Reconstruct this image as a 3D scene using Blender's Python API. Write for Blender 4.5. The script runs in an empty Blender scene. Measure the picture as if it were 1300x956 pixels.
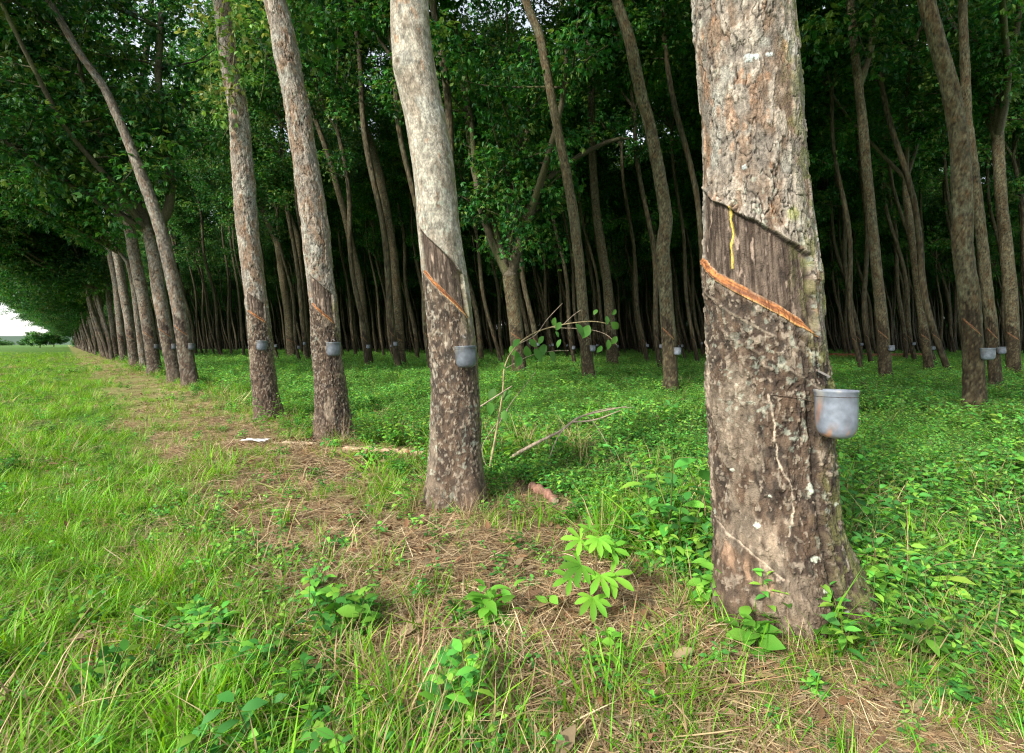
import bpy, math, random
import numpy as np
R_ = random.Random(7)
rng = np.random.default_rng(11)
C = bpy.context.scene.collection
sc = bpy.context.scene
F, HZ, CX, CH = 650.0, 437.0, 650.0, 1.10
ROWK = 0.869              # rows run along x + ROWK*y = const
ROW0, DROW = 3.03, 10.3

# ------------------------------------------------------------ noise
def _h(ix, iy, iz, s):
    n = (ix.astype(np.int64)*374761393 + iy.astype(np.int64)*668265263 + iz.astype(np.int64)*2147483647 + s*1274126177) & 0xffffffff
    n = ((n ^ (n >> 13))*1274126177) & 0xffffffff
    n = ((n ^ (n >> 16))*2246822519) & 0xffffffff
    return ((n ^ (n >> 15)) & 0xffffff)/float(0xffffff)
def vn(p, s=0):
    i = np.floor(p).astype(np.int64); f = p-i; f = f*f*(3-2*f)
    r = 0
    for a in (0, 1):
        wx = f[..., 0] if a else 1-f[..., 0]
        for b in (0, 1):
            wy = f[..., 1] if b else 1-f[..., 1]
            for c in (0, 1):
                wz = f[..., 2] if c else 1-f[..., 2]
                r = r+wx*wy*wz*_h(i[..., 0]+a, i[..., 1]+b, i[..., 2]+c, s)
    return r
def fbm(p, sc_=1.0, o=3, s=0):
    p = p*np.asarray(sc_, float); t = 0; a = 1; m = 0
    for k in range(o):
        t = t+a*vn(p+17.3*k, s+k*31); m += a; a *= .5; p = p*2.03
    return t/m
def ss(a, b, x):
    t = np.clip((x-a)/(b-a), 0, 1); return t*t*(3-2*t)
def mix(a, b, t):
    return a+(b-a)*t[..., None]
A = lambda *x: np.array(x, float)

def gh(x, y):
    x = np.asarray(x, float); y = np.asarray(y, float)
    p = np.stack([x, y, x*0], -1)
    c = x+ROWK*y
    h = .07*(fbm(p, .45, 2, 3)-.5)+.045*(fbm(p, 2.3, 3, 5)-.5)
    h = h+.05*np.exp(-((c-3.1)/.9)**2)
    return h

def P(x, y, Z):            # the world point at picture position x, y and depth Z
    return A((x-CX)/F*Z, Z, CH+(HZ-y)/F*Z)
def ground_at(x, y):
    Z = CH*F/(y-HZ); X = (x-CX)/F*Z
    return X, Z

# ------------------------------------------------------------ mesh helpers
def mesh_np(name, V, Q, col=None, mat=None, smooth=True):
    V = np.asarray(V, np.float32); Q = np.asarray(Q, np.int32)
    me = bpy.data.meshes.new(name)
    k = Q.shape[1]
    me.vertices.add(len(V)); me.vertices.foreach_set('co', V.ravel())
    me.loops.add(Q.size); me.loops.foreach_set('vertex_index', Q.ravel())
    me.polygons.add(len(Q)); me.polygons.foreach_set('loop_start', np.arange(0, Q.size, k, dtype=np.int32))
    if smooth: me.polygons.foreach_set('use_smooth', np.ones(len(Q), bool))
    me.update(calc_edges=True)
    if col is not None:
        at = me.color_attributes.new('Col', 'FLOAT_COLOR', 'POINT')
        c4 = np.ones((len(V), 4), np.float32); c4[:, :3] = np.clip(col, 0, 1)
        at.data.foreach_set('color', c4.ravel())
    if mat: me.materials.append(mat)
    return me
class G:
    def __init__(s): s.V = []; s.Q = []; s.K = []; s.n = 0
    def add(s, V, Q, col):
        V = np.asarray(V, float).reshape(-1, 3)
        if len(V) == 0: return s
        s.V.append(V); s.Q.append(np.asarray(Q)+s.n); s.n += len(V)
        col = np.asarray(col, float)
        if col.ndim == 1: col = np.tile(col, (len(V), 1))
        s.K.append(col); return s
    def mesh(s, name, mat, smooth=True):
        return mesh_np(name, np.concatenate(s.V), np.concatenate(s.Q), np.concatenate(s.K), mat, smooth)
def link(name, me, parent=None, loc=None):
    o = bpy.data.objects.new(name, me); C.objects.link(o)
    if parent: o.parent = parent
    if loc is not None: o.location = loc
    return o
def tag(o, label, cat, group=None):
    o['label'] = label; o['category'] = cat
    if group: o['group'] = group
    return o
def thing(name, label, cat, loc=(0, 0, 0), group=None, rz=0):
    o = bpy.data.objects.new(name, None); C.objects.link(o); o.location = loc; o.rotation_euler = (0, 0, rz)
    o.empty_display_size = .1
    return tag(o, label, cat, group)

def grid_quads(nr, nc, wrap=True):
    i = np.arange(nr-1)[:, None]; m = nc if wrap else nc-1; j = np.arange(m)[None, :]
    a = i*nc+j; b = i*nc+(j+1) % nc
    return np.stack([a, b, b+nc, a+nc], -1).reshape(-1, 4)
def norm(v): return v/np.maximum(np.linalg.norm(v, axis=-1, keepdims=True), 1e-9)

def tube(pts, rad, n=8, rough=.08, seed=0):
    pts = np.asarray(pts, float); rad = np.asarray(rad, float); m = len(pts)
    T = norm(np.gradient(pts, axis=0))
    ref = A(1, .2, 0) if abs(T[0, 2]) > .6 else A(0, 0, 1)
    N = np.zeros_like(T); v = ref
    for i in range(m):
        v = v-T[i]*np.dot(v, T[i]); v = v/np.linalg.norm(v); N[i] = v
    B = np.cross(T, N)
    a = np.linspace(0, 2*np.pi, n, endpoint=False)
    rr = rad[:, None]*(1+rough*(fbm(np.stack(np.broadcast_arrays(np.cos(a)[None]*1.2, np.sin(a)[None]*1.2, np.arange(m)[:, None]*.7+seed), -1), 1, 2, seed)-.5)*2)
    V = pts[:, None]+rr[..., None]*(np.cos(a)[None, :, None]*N[:, None]+np.sin(a)[None, :, None]*B[:, None])
    return V.reshape(-1, 3), grid_quads(m, n)
def spline(pts, m):
    pts = np.asarray(pts, float); k = len(pts)
    d = np.r_[0, np.cumsum(np.linalg.norm(np.diff(pts[:, :3], axis=0), axis=1))]
    t = np.linspace(0, d[-1], m)
    # catmull-rom
    out = []
    for x in t:
        i = min(max(np.searchsorted(d, x)-1, 0), k-2); u = (x-d[i])/max(d[i+1]-d[i], 1e-9)
        p1, p2 = pts[i], pts[i+1]; p0 = pts[i-1] if i else 2*p1-p2; p3 = pts[i+2] if i+2 < k else 2*p2-p1
        out.append(.5*((2*p1)+(-p0+p2)*u+(2*p0-5*p1+4*p2-p3)*u*u+(-p0+3*p1-3*p2+p3)*u**3))
    return np.array(out)

def leaves(Pb, D, N, L, W, rows, droop=.3, fold=.15, mid=False):
    """many leaves at once; rows = [(t, width)]"""
    n = len(Pb)
    if n == 0: return np.zeros((0, 3)), np.zeros((0, 4), int)
    D = norm(D); S = norm(np.cross(D, N)); N = np.cross(S, D)
    L = np.broadcast_to(L, n)[:, None]; W = np.broadcast_to(W, n)[:, None]
    dr = np.broadcast_to(droop, n)[:, None]; fo = np.broadcast_to(fold, n)[:, None]
    cols = (-1, 0, 1) if mid else (-1, 1)
    V = []
    for t, w in rows:
        base = Pb+D*(t*L*(1-.25*dr*t*t))-N*(dr*t*t*L)
        for c in cols:
            V.append(base+S*(c*w*W*.5)+N*(abs(c)*w*W*.5*fo))
    V = np.stack(V, 1)
    nc = len(cols); q = grid_quads(len(rows), nc, False)
    Q = (np.arange(n)[:, None, None]*V.shape[1]+q[None]).reshape(-1, 4)
    return V.reshape(-1, 3), Q
def rep(col, k): return np.repeat(col, k, axis=0)
LEAF_LO = [(0, .12), (.45, 1), (1, .06)]
LEAF_MD = [(0, .1), (.25, .8), (.6, .95), (1, .03)]
LEAF_HI = [(0, .08), (.12, .55), (.32, .95), (.55, 1), (.8, .55), (.93, .22), (1, .02)]
BLADE = [(0, .7), (.3, 1), (.65, .75), (1, .05)]
def rdir(n, up=0., lo=-1):
    v = rng.normal(size=(n, 3)); v = norm(v); v[:, 2] += up; return norm(v)

# ------------------------------------------------------------ materials
def newmat(name):
    m = bpy.data.materials.new(name); m.use_nodes = True; nt = m.node_tree
    for n in list(nt.nodes): nt.nodes.remove(n)
    o = nt.nodes.new('ShaderNodeOutputMaterial')
    return m, nt, o
def nd(nt, t, **k):
    n = nt.nodes.new(t)
    for a, b in k.items(): setattr(n, a, b)
    return n
def mat_foliage(name, trans=.35, rough=.45, spec=.35, var=.35, hue=.03):
    m, nt, out = newmat(name); L = nt.links.new
    at = nd(nt, 'ShaderNodeVertexColor', layer_name='Col')
    oi = nd(nt, 'ShaderNodeObjectInfo')
    mr = nd(nt, 'ShaderNodeMapRange'); mr.inputs[3].default_value = 1-var; mr.inputs[4].default_value = 1+var
    L(oi.outputs['Random'], mr.inputs[0])
    tc = nd(nt, 'ShaderNodeTexCoord'); no = nd(nt, 'ShaderNodeTexNoise'); no.inputs['Scale'].default_value = 9
    L(tc.outputs['Object'], no.inputs['Vector'])
    hs = nd(nt, 'ShaderNodeHueSaturation')
    mh = nd(nt, 'ShaderNodeMapRange'); mh.inputs[3].default_value = .5-hue; mh.inputs[4].default_value = .5+hue
    L(no.outputs['Fac'], mh.inputs[0]); L(mh.outputs[0], hs.inputs['Hue'])
    L(mr.outputs[0], hs.inputs['Value']); L(at.outputs['Color'], hs.inputs['Color'])
    pr = nd(nt, 'ShaderNodeBsdfPrincipled'); pr.inputs['Roughness'].default_value = rough
    pr.inputs['Specular IOR Level'].default_value = spec
    L(hs.outputs[0], pr.inputs['Base Color'])
    tr = nd(nt, 'ShaderNodeBsdfTranslucent')
    h2 = nd(nt, 'ShaderNodeHueSaturation'); h2.inputs['Hue'].default_value = .48; h2.inputs['Value'].default_value = 1.5; h2.inputs['Saturation'].default_value = 1.1
    L(hs.outputs[0], h2.inputs['Color']); L(h2.outputs[0], tr.inputs['Color'])
    mx = nd(nt, 'ShaderNodeMixShader'); mx.inputs[0].default_value = trans
    L(pr.outputs[0], mx.inputs[1]); L(tr.outputs[0], mx.inputs[2]); L(mx.outputs[0], out.inputs[0])
    return m
def mat_bark(name, s1=45, s2=160, bump=.5, dist=.006, rough=.88):
    m, nt, out = newmat(name); L = nt.links.new
    at = nd(nt, 'ShaderNodeVertexColor', layer_name='Col')
    tc = nd(nt, 'ShaderNodeTexCoord')
    mp = nd(nt, 'ShaderNodeMapping'); mp.inputs['Scale'].default_value = (1, 1, .45)
    L(tc.outputs['Object'], mp.inputs[0])
    n1 = nd(nt, 'ShaderNodeTexNoise'); n1.inputs['Scale'].default_value = s1; n1.inputs['Detail'].default_value = 5; n1.inputs['Roughness'].default_value = .65
    n2 = nd(nt, 'ShaderNodeTexNoise'); n2.inputs['Scale'].default_value = s2; n2.inputs['Detail'].default_value = 3
    L(mp.outputs[0], n1.inputs['Vector']); L(tc.outputs['Object'], n2.inputs['Vector'])
    cr = nd(nt, 'ShaderNodeMapRange'); cr.inputs[1].default_value = .3; cr.inputs[2].default_value = .7; cr.inputs[3].default_value = .45; cr.inputs[4].default_value = 1.55
    L(n1.outputs['Fac'], cr.inputs[0])
    mu = nd(nt, 'ShaderNodeVectorMath', operation='SCALE'); L(at.outputs['Color'], mu.inputs[0]); L(cr.outputs[0], mu.inputs['Scale'])
    pr = nd(nt, 'ShaderNodeBsdfPrincipled'); pr.inputs['Roughness'].default_value = rough; pr.inputs['Specular IOR Level'].default_value = .25
    L(mu.outputs[0], pr.inputs['Base Color'])
    ad = nd(nt, 'ShaderNodeMath', operation='ADD'); L(n1.outputs['Fac'], ad.inputs[0]); L(n2.outputs['Fac'], ad.inputs[1])
    bp = nd(nt, 'ShaderNodeBump'); bp.inputs['Strength'].default_value = bump; bp.inputs['Distance'].default_value = dist
    L(ad.outputs[0], bp.inputs['Height']); L(bp.outputs[0], pr.inputs['Normal'])
    L(pr.outputs[0], out.inputs[0]); return m
def mat_cup():
    m, nt, out = newmat('cup_plastic'); L = nt.links.new
    at = nd(nt, 'ShaderNodeVertexColor', layer_name='Col')
    tc = nd(nt, 'ShaderNodeTexCoord'); no = nd(nt, 'ShaderNodeTexNoise'); no.inputs['Scale'].default_value = 35; no.inputs['Detail'].default_value = 5
    L(tc.outputs['Object'], no.inputs['Vector'])
    cr = nd(nt, 'ShaderNodeMapRange'); cr.inputs[1].default_value = .3; cr.inputs[2].default_value = .7; cr.inputs[3].default_value = .75; cr.inputs[4].default_value = 1.2
    L(no.outputs['Fac'], cr.inputs[0])
    mu = nd(nt, 'ShaderNodeVectorMath', operation='SCALE'); L(at.outputs['Color'], mu.inputs[0]); L(cr.outputs[0], mu.inputs['Scale'])
    pr = nd(nt, 'ShaderNodeBsdfPrincipled'); pr.inputs['Roughness'].default_value = .34
    L(mu.outputs[0], pr.inputs['Base Color'])
    bp = nd(nt, 'ShaderNodeBump'); bp.inputs['Strength'].default_value = .25; bp.inputs['Distance'].default_value = .003
    L(no.outputs['Fac'], bp.inputs['Height']); L(bp.outputs[0], pr.inputs['Normal'])
    L(pr.outputs[0], out.inputs[0]); return m
M_leaf = mat_foliage('tree_leaves', .30, .5, .3, .25, .02)
M_grass = mat_foliage('grass_blades', .35, .5, .3, .3, .02)
M_weed = mat_foliage('weed_leaves', .3, .6, .2, .35, .03)
M_dry = mat_foliage('dry_straw', .15, .7, .2, .3, .015)
M_bark = mat_bark('bark', 38, 170, .7, .008)
M_bark_far = mat_bark('bark_far', 14, 50, .8, .02)
M_cut = mat_bark('cut_wood', 90, 300, .4, .004, .6)
M_cup = mat_cup()
M_wood = mat_bark('dead_wood', 60, 200, .6, .004)

# ------------------------------------------------------------ world, sun, camera
SUN_EL, SUN_AZ = math.radians(34), math.radians(222)   # azimuth clockwise from +Y: behind camera, to the left
w = bpy.data.worlds.new('World'); sc.world = w; w.use_nodes = True
nt = w.node_tree; bg = nt.nodes['Background']
sky = nt.nodes.new('ShaderNodeTexSky'); sky.sky_type = 'NISHITA'; sky.sun_disc = False
sky.sun_elevation = SUN_EL; sky.sun_rotation = SUN_AZ; sky.air_density = 1.0; sky.dust_density = 1.0
hs = nt.nodes.new('ShaderNodeHueSaturation'); hs.inputs['Saturation'].default_value = .35
nt.links.new(sky.outputs[0], hs.inputs['Color']); nt.links.new(hs.outputs[0], bg.inputs[0]); bg.inputs[1].default_value = .15
sd = bpy.data.lights.new('sun', 'SUN'); sd.energy = 2.4; sd.angle = math.radians(6); sd.color = (1, .94, .84)
so = bpy.data.objects.new('sun', sd); C.objects.link(so)
sdir = A(math.sin(SUN_AZ)*math.cos(SUN_EL), math.cos(SUN_AZ)*math.cos(SUN_EL), math.sin(SUN_EL))
from mathutils import Vector
so.rotation_euler = Vector(sdir).to_track_quat('Z', 'Y').to_euler()
cd = bpy.data.cameras.new('camera'); cam = bpy.data.objects.new('camera', cd); C.objects.link(cam); sc.camera = cam
cam.location = (0, 0, CH); cam.rotation_euler = (math.radians(90), 0, 0)
cd.sensor_width = 36; cd.lens = 18; cd.shift_y = -(478-HZ)/1300; sc.cycles.denoising_prefilter = 'NONE'; sc.cycles.pixel_filter_type = 'BLACKMAN_HARRIS'; sc.cycles.filter_width = 1.2; cd.clip_start = .02; cd.clip_end = 5000
sc.view_settings.view_transform = 'Standard'; sc.view_settings.look = 'None'; sc.view_settings.exposure = 1.4
sc.cycles.max_bounces = 7; sc.cycles.diffuse_bounces = 4; sc.cycles.glossy_bounces = 2; sc.cycles.transmission_bounces = 3
sc.cycles.use_denoising = True
sc.cycles.caustics_reflective = False; sc.cycles.caustics_refractive = False

# ------------------------------------------------------------ ground sheet
def axis(lo, hi, n, s, c0=0):
    a = np.linspace(math.asinh((lo-c0)/s), math.asinh((hi-c0)/s), n); return c0+np.sinh(a)*s
xs = axis(-900, 900, 420, 2.2); ys = axis(-60, 1500, 420, 2.2, 2.5)
XX, YY = np.meshgrid(xs, ys)
V = np.stack([XX, YY, gh(XX, YY)], -1).reshape(-1, 3)
mg, nt, out = newmat('ground'); L = nt.links.new
tc = nd(nt, 'ShaderNodeTexCoord'); sp = nd(nt, 'ShaderNodeSeparateXYZ'); L(tc.outputs['Object'], sp.inputs[0])
def M2(op, a, b=None, nt=nt):
    n = nd(nt, 'ShaderNodeMath', operation=op)
    for i, v in enumerate((a, b)):
        if v is None: continue
        if isinstance(v, (int, float)): n.inputs[i].default_value = v
        else: nt.links.new(v, n.inputs[i])
    return n.outputs[0]
def noise(scale, det=4, ro=.6):
    n = nd(nt, 'ShaderNodeTexNoise'); n.inputs['Scale'].default_value = scale; n.inputs['Detail'].default_value = det; n.inputs['Roughness'].default_value = ro
    L(tc.outputs['Object'], n.inputs['Vector']); return n.outputs['Fac']
def mrange(x, a, b, c=0, d=1):
    n = nd(nt, 'ShaderNodeMapRange'); n.interpolation_type = 'SMOOTHSTEP'
    for i, v in ((1, a), (2, b), (3, c), (4, d)): n.inputs[i].default_value = v
    L(x, n.inputs[0]); return n.outputs[0]
def mcol(f, a, b):
    n = nd(nt, 'ShaderNodeMix', data_type='RGBA'); L(f, n.inputs[0])
    for i, v in ((6, a), (7, b)):
        if isinstance(v, tuple): n.inputs[i].default_value = v+(1,)
        else: L(v, n.inputs[i])
    return n.outputs[2]
cc = M2('ADD', sp.outputs[0], M2('MULTIPLY', sp.outputs[1], ROWK))
wob = M2('ADD', cc, M2('MULTIPLY', M2('SUBTRACT', noise(.7), .5), 2.0))
soil = mcol(mrange(noise(6), .35, .65), (.12, .075, .045), (.21, .15, .09))
straw = mcol(mrange(noise(40, 6, .7), .42, .62), soil, (.40, .29, .16))
field = mcol(mrange(noise(25, 6, .7), .35, .6), (.05, .09, .02), (.09, .20, .025))
field = mcol(mrange(noise(.35, 4), .55, .72), field, (.20, .24, .06))
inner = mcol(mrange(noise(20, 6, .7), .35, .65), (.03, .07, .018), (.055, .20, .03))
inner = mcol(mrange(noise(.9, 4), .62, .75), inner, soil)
dry2 = mcol(M2('MULTIPLY', mrange(sp.outputs[1], 4.5, 9), .7), straw, (.22, .25, .07))
base = mcol(mrange(wob, .4, 1.1), field, dry2)
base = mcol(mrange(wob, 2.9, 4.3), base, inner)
pr = nd(nt, 'ShaderNodeBsdfPrincipled'); pr.inputs['Roughness'].default_value = .95; pr.inputs['Specular IOR Level'].default_value = .15
L(base, pr.inputs['Base Color'])
bp = nd(nt, 'ShaderNodeBump'); bp.inputs['Strength'].default_value = .8; bp.inputs['Distance'].default_value = .03
L(noise(30, 8, .7), bp.inputs['Height']); L(bp.outputs[0], pr.inputs['Normal']); L(pr.outputs[0], out.inputs[0])
go = link('ground', mesh_np('ground', V, grid_quads(len(ys), len(xs), False), None, mg)); go['kind'] = 'structure'

# red bare-earth path far inside the plantation
def flat_sheet(name, pts, z, mat):
    me = bpy.data.meshes.new(name); me.from_pydata([(x, y, float(gh(x, y))+z) for x, y in pts], [], [tuple(range(len(pts)))]); me.materials.append(mat)
    return link(name, me)

# ------------------------------------------------------------ scatter (geometry nodes, stuff only)
def scatter(name, metas, pts, scl, idx, tilt=.12, rz=None):
    col = bpy.data.collections.new(name+'_sources')
    for i, me in enumerate(metas):
        o = bpy.data.objects.new('%s_source_%02d' % (name, i), me); col.objects.link(o)
    n = len(pts); me = bpy.data.meshes.new(name); me.vertices.add(n); me.vertices.foreach_set('co', np.asarray(pts, np.float32).ravel())
    rz = rng.uniform(0, 6.283, n) if rz is None else rz
    rot = np.stack([rng.normal(0, tilt, n), rng.normal(0, tilt, n), rz], -1)
    a = me.attributes.new('rot', 'FLOAT_VECTOR', 'POINT'); a.data.foreach_set('vector', rot.astype(np.float32).ravel())
    a = me.attributes.new('scl', 'FLOAT', 'POINT'); a.data.foreach_set('value', np.asarray(scl, np.float32))
    a = me.attributes.new('idx', 'INT', 'POINT'); a.data.foreach_set('value', np.asarray(idx, np.int32))
    me.update()
    ng = bpy.data.node_groups.new(name+'_nodes', 'GeometryNodeTree')
    ng.interface.new_socket('Geometry', in_out='INPUT', socket_type='NodeSocketGeometry')
    ng.interface.new_socket('Geometry', in_out='OUTPUT', socket_type='NodeSocketGeometry')
    N = ng.nodes.new; L = ng.links.new
    gi = N('NodeGroupInput'); g_o = N('NodeGroupOutput'); ip = N('GeometryNodeInstanceOnPoints')
    ci = N('GeometryNodeCollectionInfo'); ci.inputs['Collection'].default_value = col; ci.inputs['Separate Children'].default_value = True; ci.inputs['Reset Children'].default_value = True
    def na(t, nm):
        x = N('GeometryNodeInputNamedAttribute'); x.data_type = t; x.inputs['Name'].default_value = nm
        return x.outputs['Attribute']
    m2p = N('GeometryNodeMeshToPoints'); L(gi.outputs[0], m2p.inputs[0])
    L(m2p.outputs[0], ip.inputs['Points']); L(ci.outputs[0], ip.inputs['Instance']); ip.inputs['Pick Instance'].default_value = True
    L(na('INT', 'idx'), ip.inputs['Instance Index']); L(na('FLOAT_VECTOR', 'rot'), ip.inputs['Rotation']); L(na('FLOAT', 'scl'), ip.inputs['Scale'])
    L(ip.outputs[0], g_o.inputs[0])
    o = link(name, me); md = o.modifiers.new('scatter', 'NODES'); md.node_group = ng
    o['kind'] = 'stuff'
    return o
def sample(n, r0, r1, k=1.0, a0=-56, a1=56):
    """points ahead of the camera, density falling with distance as r^-(1+k)"""
    u = rng.uniform(0, 1, n); e = 1-k
    r = (r0**e+u*(r1**e-r0**e))**(1/e) if abs(e) > 1e-6 else r0*(r1/r0)**u
    a = np.radians(rng.uniform(a0, a1, n)); return np.stack([r*np.sin(a), r*np.cos(a)], -1)

# ---- sources
def src_grass(nb, h, spread, cols, mat, wid=.0045, droop=(.2, .9), lean=.45, name='grass'):
    g = G(); n = nb
    a = rng.uniform(0, 6.283, n); r = spread*np.sqrt(rng.uniform(0, 1, n))
    Pb = np.stack([r*np.cos(a), r*np.sin(a), -.01+0*r], -1)
    D = norm(np.stack([np.cos(a+rng.normal(0, 1, n))*rng.uniform(0, lean, n), np.sin(a+rng.normal(0, 1, n))*rng.uniform(0, lean, n), np.ones(n)], -1))
    N = norm(np.stack([-D[:, 0], -D[:, 1], np.full(n, .2)], -1)+rng.normal(0, .05, (n, 3))); N = -norm(np.stack([D[:, 0]+rng.normal(0, .1, n), D[:, 1]+rng.normal(0, .1, n), 0*a], -1))
    Lh = h*rng.uniform(.45, 1.15, n)
    V, Q = leaves(Pb, D, N, Lh, wid*rng.uniform(.6, 1.3, n), BLADE, rng.uniform(*droop, n), .2)
    c = np.array(cols)[rng.integers(0, len(cols), n)]*rng.uniform(.75, 1.25, (n, 1))
    g.add(V, Q, rep(c, 8)); return g.mesh(name, mat)
GR = [(.15, .37, .018), (.12, .33, .018), (.20, .43, .025), (.09, .27, .015), (.27, .40, .035)]
DRY = [(.50, .38, .21), (.42, .31, .17), (.60, .49, .31), (.30, .205, .12), (.40, .25, .13)]
def src_weed(nl, h, ll, lw, cols, name='weed', mat=M_weed, rows=LEAF_MD, mid=False, stems=3, sp=.05):
    g = G()
    for s in range(stems):
        a = rng.uniform(0, 6.283); bx = A(math.cos(a), math.sin(a), 0)*rng.uniform(0, sp)
        hh = h*rng.uniform(.6, 1.1); tip = bx+A(rng.normal(0, .2*hh), rng.normal(0, .2*hh), hh)
        pts = spline([bx-A(0, 0, .01), (bx+tip)/2+A(*rng.normal(0, .08*hh, 3)), tip], 5)
        V, Q = tube(pts, np.linspace(.0022, .0012, 5), 4); g.add(V, Q, A(.14, .17, .05))
        k = nl; t = np.linspace(.2, 1, k); pb = np.stack([np.interp(t, np.linspace(0, 1, 5), pts[:, j]) for j in range(3)], -1)
        an = np.arange(k)*2.4+rng.uniform(0, 6); D = np.stack([np.cos(an), np.sin(an), rng.uniform(0, .7, k)], -1)
        Lf = ll*rng.uniform(.6, 1.15, k)*(.75+.35*np.sin(t*3))
        V, Q = leaves(pb+D*.004, D, np.tile(A(0, 0, 1), (k, 1))+rng.normal(0, .25, (k, 3)), Lf, Lf*lw, rows, rng.uniform(.1, .5, k), rng.uniform(.1, .4, k), mid)
        c = np.array(cols)[rng.integers(0, len(cols), k)]*rng.uniform(.8, 1.25, (k, 1))
        g.add(V, Q, rep(c, len(rows)*(3 if mid else 2)))
    return g.mesh(name, mat)
WG = [(.10, .34, .05), (.075, .275, .05), (.155, .42, .055), (.06, .21, .045), (.22, .43, .055)]
def src_straw(n, rad, hz=.02, name='straw'):
    g = G(); a = rng.uniform(0, 6.283, n); r = rad*np.sqrt(rng.uniform(0, 1, n))
    Pb = np.stack([r*np.cos(a), r*np.sin(a), rng.uniform(.002, hz, n)], -1)
    b = rng.uniform(0, 6.283, n); D = np.stack([np.cos(b), np.sin(b), rng.normal(.05, .12, n)], -1)
    V, Q = leaves(Pb, D, np.tile(A(0, 0, 1), (n, 1))+rng.normal(0, .3, (n, 3)), rng.uniform(.03, .15, n), rng.uniform(.0012, .0032, n), BLADE, rng.uniform(-.1, .25, n), .2)
    c = np.array(DRY)[rng.integers(0, len(DRY), n)]*rng.uniform(.5, 1.2, (n, 1)); g.add(V, Q, rep(c, 8)); return g.mesh(name, M_dry)
def src_litter(n, rad, name='litter'):
    g = G(); a = rng.uniform(0, 6.283, n); r = rad*np.sqrt(rng.uniform(0, 1, n))
    Pb = np.stack([r*np.cos(a), r*np.sin(a), rng.uniform(.004, .03, n)], -1)
    b = rng.uniform(0, 6.283, n); D = np.stack([np.cos(b), np.sin(b), rng.normal(.1, .2, n)], -1)
    Lf = rng.uniform(.03, .07, n)
    V, Q = leaves(Pb, D, np.tile(A(0, 0, 1), (n, 1))+rng.normal(0, .4, (n, 3)), Lf, Lf*.4, LEAF_HI, rng.uniform(-.3, .5, n), rng.uniform(.1, .7, n), True)
    cs = np.array([(.20, .12, .06), (.28, .19, .10), (.14, .085, .05), (.34, .25, .15), (.26, .14, .07)])
    c = cs[rng.integers(0, 5, n)]*rng.uniform(.7, 1.2, (n, 1)); g.add(V, Q, rep(c, 21)); return g.mesh(name, M_dry)

S_grass = [src_grass(40, .10, .075, GR, M_grass, .0032) for _ in range(5)]+[src_grass(24, .17, .05, GR[:3]+[(.3, .33, .09)], M_grass, .0042, (.3, 1.0)) for _ in range(3)]
S_mixed = [src_grass(20, .16, .05, GR+GR[:3]+DRY[:2], M_grass, .004, (.2, .9)) for _ in range(3)]
S_dry = [src_grass(24, .24, .05, DRY[:2]+[DRY[3], (.30, .30, .10)], M_dry, .0024, (.2, 1.0), .6) for _ in range(4)]
S_weed = [src_weed(9, .12, .045, .5, WG, stems=4, sp=.05) for _ in range(4)]
S_tall = [src_weed(12, .27, .055, .42, WG, stems=3, sp=.06, rows=LEAF_HI, mid=True) for _ in range(4)]
S_cover = [src_weed(9, .13, .034, .5, WG+[(.14, .30, .07)], stems=11, sp=.11) for _ in range(6)]+[src_weed(8, .15, .055, .45, WG+[(.22,.36,.05)], stems=5, sp=.10) for _ in range(2)]
S_tiny = [src_weed(7, .07, .026, .55, WG+[(.22, .38, .07)], stems=4, sp=.04) for _ in range(4)]
S_mat = [src_grass(16, .12, .07, DRY[:2]+[DRY[3], (.26, .27, .09), (.20, .28, .05)], M_dry, .0024, (.5, 1.2), 1.2) for _ in range(3)]
S_straw = [src_straw(150, .16) for _ in range(4)]
S_litter = [src_litter(11, .2) for _ in range(4)]

def nz(p, s, seed): return fbm(np.c_[p, np.zeros(len(p))], s, 3, seed)
def cof(p): return p[:, 0]+ROWK*p[:, 1]
def prob(p, f): return p[rng.uniform(0, 1, len(p)) < f]
CLEAR = []
for (x0, y0, x1, y1, rr) in ((436, 577, 546, 584, .16), (345, 566, 398, 570, .14), (385, 622, 440, 602, .08), (674, 628, 705, 650, .12), (312, 566, 332, 566, .2), (700, 800, 745, 780, .08), (-20, 592, 82, 574, .04), (735, 690, 765, 800, .10), (618, 608, 668, 572, .05)):
    for t in np.linspace(0, 1, 6):
        X, Z = ground_at(x0+(x1-x0)*t, y0+(y1-y0)*t); CLEAR.append((X, Z, rr)); CLEAR.append((X*(1-rr/Z), Z-rr, rr))
def put(name, srcs, p, smin, smax, tilt=.12, grow=0):
    if 'litter' not in name:
        ok = np.ones(len(p), bool)
        for (a, b, c_) in CLEAR: ok &= np.hypot(p[:, 0]-a, p[:, 1]-b) > c_
        p = p[ok]
    z = gh(p[:, 0], p[:, 1]); r = np.hypot(p[:, 0], p[:, 1])
    s = rng.uniform(smin, smax, len(p))*(.75+.5*ss(.35, .65, nz(p, .8, 88)))*(1+grow*np.clip(r-3, 0, 25))
    return scatter(name, srcs, np.c_[p, z], s, rng.integers(0, len(srcs), len(p)), tilt)
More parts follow.
